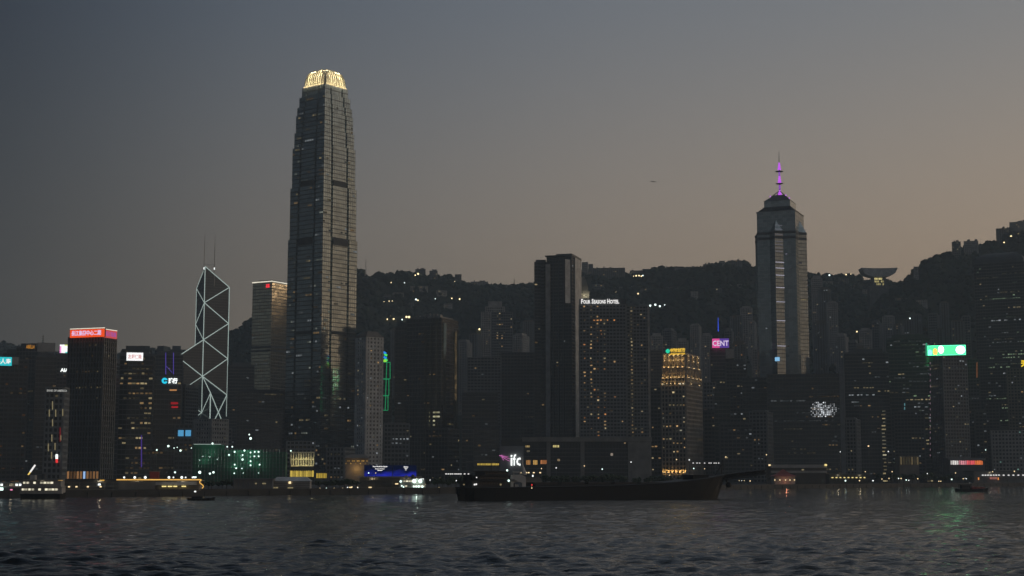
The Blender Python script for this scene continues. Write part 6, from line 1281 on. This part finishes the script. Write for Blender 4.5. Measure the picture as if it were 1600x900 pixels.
# ------------------------------------------------------------------ two small boats
def launch(label, x0, x1, ywl, flip, hm, cat='boat'):
    D = CZ * F / (ywl - HY); a, b = P(x0, ywl, D), P(x1, ywl, D); L = b.x - a.x; t = thing('work_boat', label, cat, ((a.x + b.x) / 2, D, 0), R_(6 if not flip else -5)); hl = L / 2; s = -1 if flip else 1; H = L * .075
    st = [(-hl, 1.0, .7, H * 1.15, .3), (-hl * .7, L * .11, L * .1, H, 0), (0, L * .125, L * .115, H * .9, 0), (hl * .6, L * .1, L * .075, H * 1.1, 0), (hl, .15, .05, H * 1.6, -L * .05)]
    if s < 0: st = [(-x, bd, bw, z, -dx) for x, bd, bw, z, dx in st[::-1]]
    hull(t, L, st, hm, below=-.6); m = MB()
    for (x0_, b0, _, z0_, _), (x1_, b1, _, z1_, _) in zip(st, st[1:]): m.bar((x0_, -b0 - .05, z0_), (x1_, -b1 - .05, z1_), .12); m.bar((x0_, b0 + .05, z0_), (x1_, b1 + .05, z1_), .12)
    m.build('gunwale', M['steel'], t)
    return t, L, H, s
t, L, H, s = launch('low dark open launch in front of the gold outlined pier', 293, 336, 781.5, False, M['hull'])
m = MB(); m.box(-L * .34, L * .05, -L * .075, L * .075, H, H * 1.9); m.build('cabin', M['steel'], t); m = MB(); m.box(-L * .37, L * .08, -L * .09, L * .09, H * 1.91, H * 2.1); m.build('roof', M['dark'], t)
for i in range(5): m = MB(); m.bar((L * (.1 + i * .07), -L * .1, H), (L * (.1 + i * .07), -L * .1, H * 1.7), .06); m.build('post', M['steel'], t)
tm = MB()
for i in range(16):
    a, b = 2 * math.pi * i / 16, 2 * math.pi * (i + 1) / 16; tm.bar((.38 * math.cos(a), 0, .38 * math.sin(a)), (.38 * math.cos(b), 0, .38 * math.sin(b)), .14)
tme = tm.mesh('tyre_fender', M['hull'])
for i in range(5): link('tyre_fender', tme, t).location = (-L * .35 + i * L * .17, -L * .128, H * .55)
t, L, H, s = launch('low work boat with a dark cabin aft and rusty red deck cargo at the right', 1492, 1546, 767.8, False, M['hull'])
m = MB(); m.box(-L * .34, -L * .08, -L * .085, L * .085, H, H * 2.6); o = m.build('cabin', M['steel'], t); w = MB()
for i in range(4): w.box(-L * .32 + i * L * .06, -L * .28 + i * L * .06, -L * .086, -L * .08, H * 1.7, H * 2.3)
w.build('window_band', M['wind'], o, 'stuff'); m = MB(); m.box(-L * .36, -L * .06, -L * .1, L * .1, H * 2.61, H * 2.8); m.build('roof', M['dark'], t); m = MB(); m.bar((-L * .2, 0, H * 2.8), (-L * .2, 0, H * 5), .1); m.bar((-L * .24, 0, H * 4.2), (-L * .16, 0, H * 4.2), .06); m.build('mast', M['steel'], t)
m = MB(); m.ball((-L * .2, -.1, H * 5.1), .22); m.build('mast_lamp', G['white'], t)
for i in range(4): m = MB(); x = L * (-.03 + i * .1); m.box(x, x + L * .085, -L * .075, L * .075, H * .95, H * (1.55 + .12 * (i % 2))); m.build('deck_cargo', M['red'], t)

# ------------------------------------------------------------------ aircraft, very small and far
p = P(1021, 284, 3000); t = thing('aircraft', 'tiny dark aircraft high in the sky left of the violet mast', 'aircraft', p, R_(12)); m = MB(); q0 = None
for x, r in ((-5.2, .1), (-4, .5), (-2, .75), (2.5, .75), (4.4, .5), (5.2, .1)):
    if q0: m.bar((q0[0], 0, 0), (x, 0, 0), q0[1], r2=r, k=10)
    q0 = (x, r)
m.build('fuselage', M['grey'], t)
for sgn in (-1, 1): m = MB(); m.hexa([(-.4, 0, -.1), (1.3, 0, -.1), (-.6, sgn * 5.4, .25), (-1.4, sgn * 5.4, .25), (-.4, 0, .12), (1.3, 0, .12), (-.6, sgn * 5.4, .38), (-1.4, sgn * 5.4, .38)]); m.build('wing', M['grey'], t)
m = MB(); m.hexa([(-5, -.1, .2), (-3.6, -.1, .2), (-3.6, .1, .2), (-5, .1, .2), (-5.3, -.06, 1.9), (-4.6, -.06, 1.9), (-4.6, .06, 1.9), (-5.3, .06, 1.9)]); m.build('tail_fin', M['grey'], t)
# ------------------------------------------------------------------ dusk haze
mb = MB(); mb.box(-3600, 3600, -120, 5600, -4, 720)
hz = mb.build('haze', None or M['stone'], None, 'stuff')
hm = bpy.data.materials.new('haze'); hm.use_nodes = True; t = hm.node_tree; t.nodes.clear()
pv = t.nodes.new('ShaderNodeVolumePrincipled'); pv.inputs['Color'].default_value = (.74, .90, 1, 1); pv.inputs['Density'].default_value = 1.5e-4; pv.inputs['Anisotropy'].default_value = 0.
ho = t.nodes.new('ShaderNodeOutputMaterial'); t.links.new(pv.outputs[0], ho.inputs['Volume'])
hz.data.materials.clear(); hz.data.materials.append(hm); hz['label'] = 'thin grey dusk haze over the harbour and hills'; hz['category'] = 'haze'
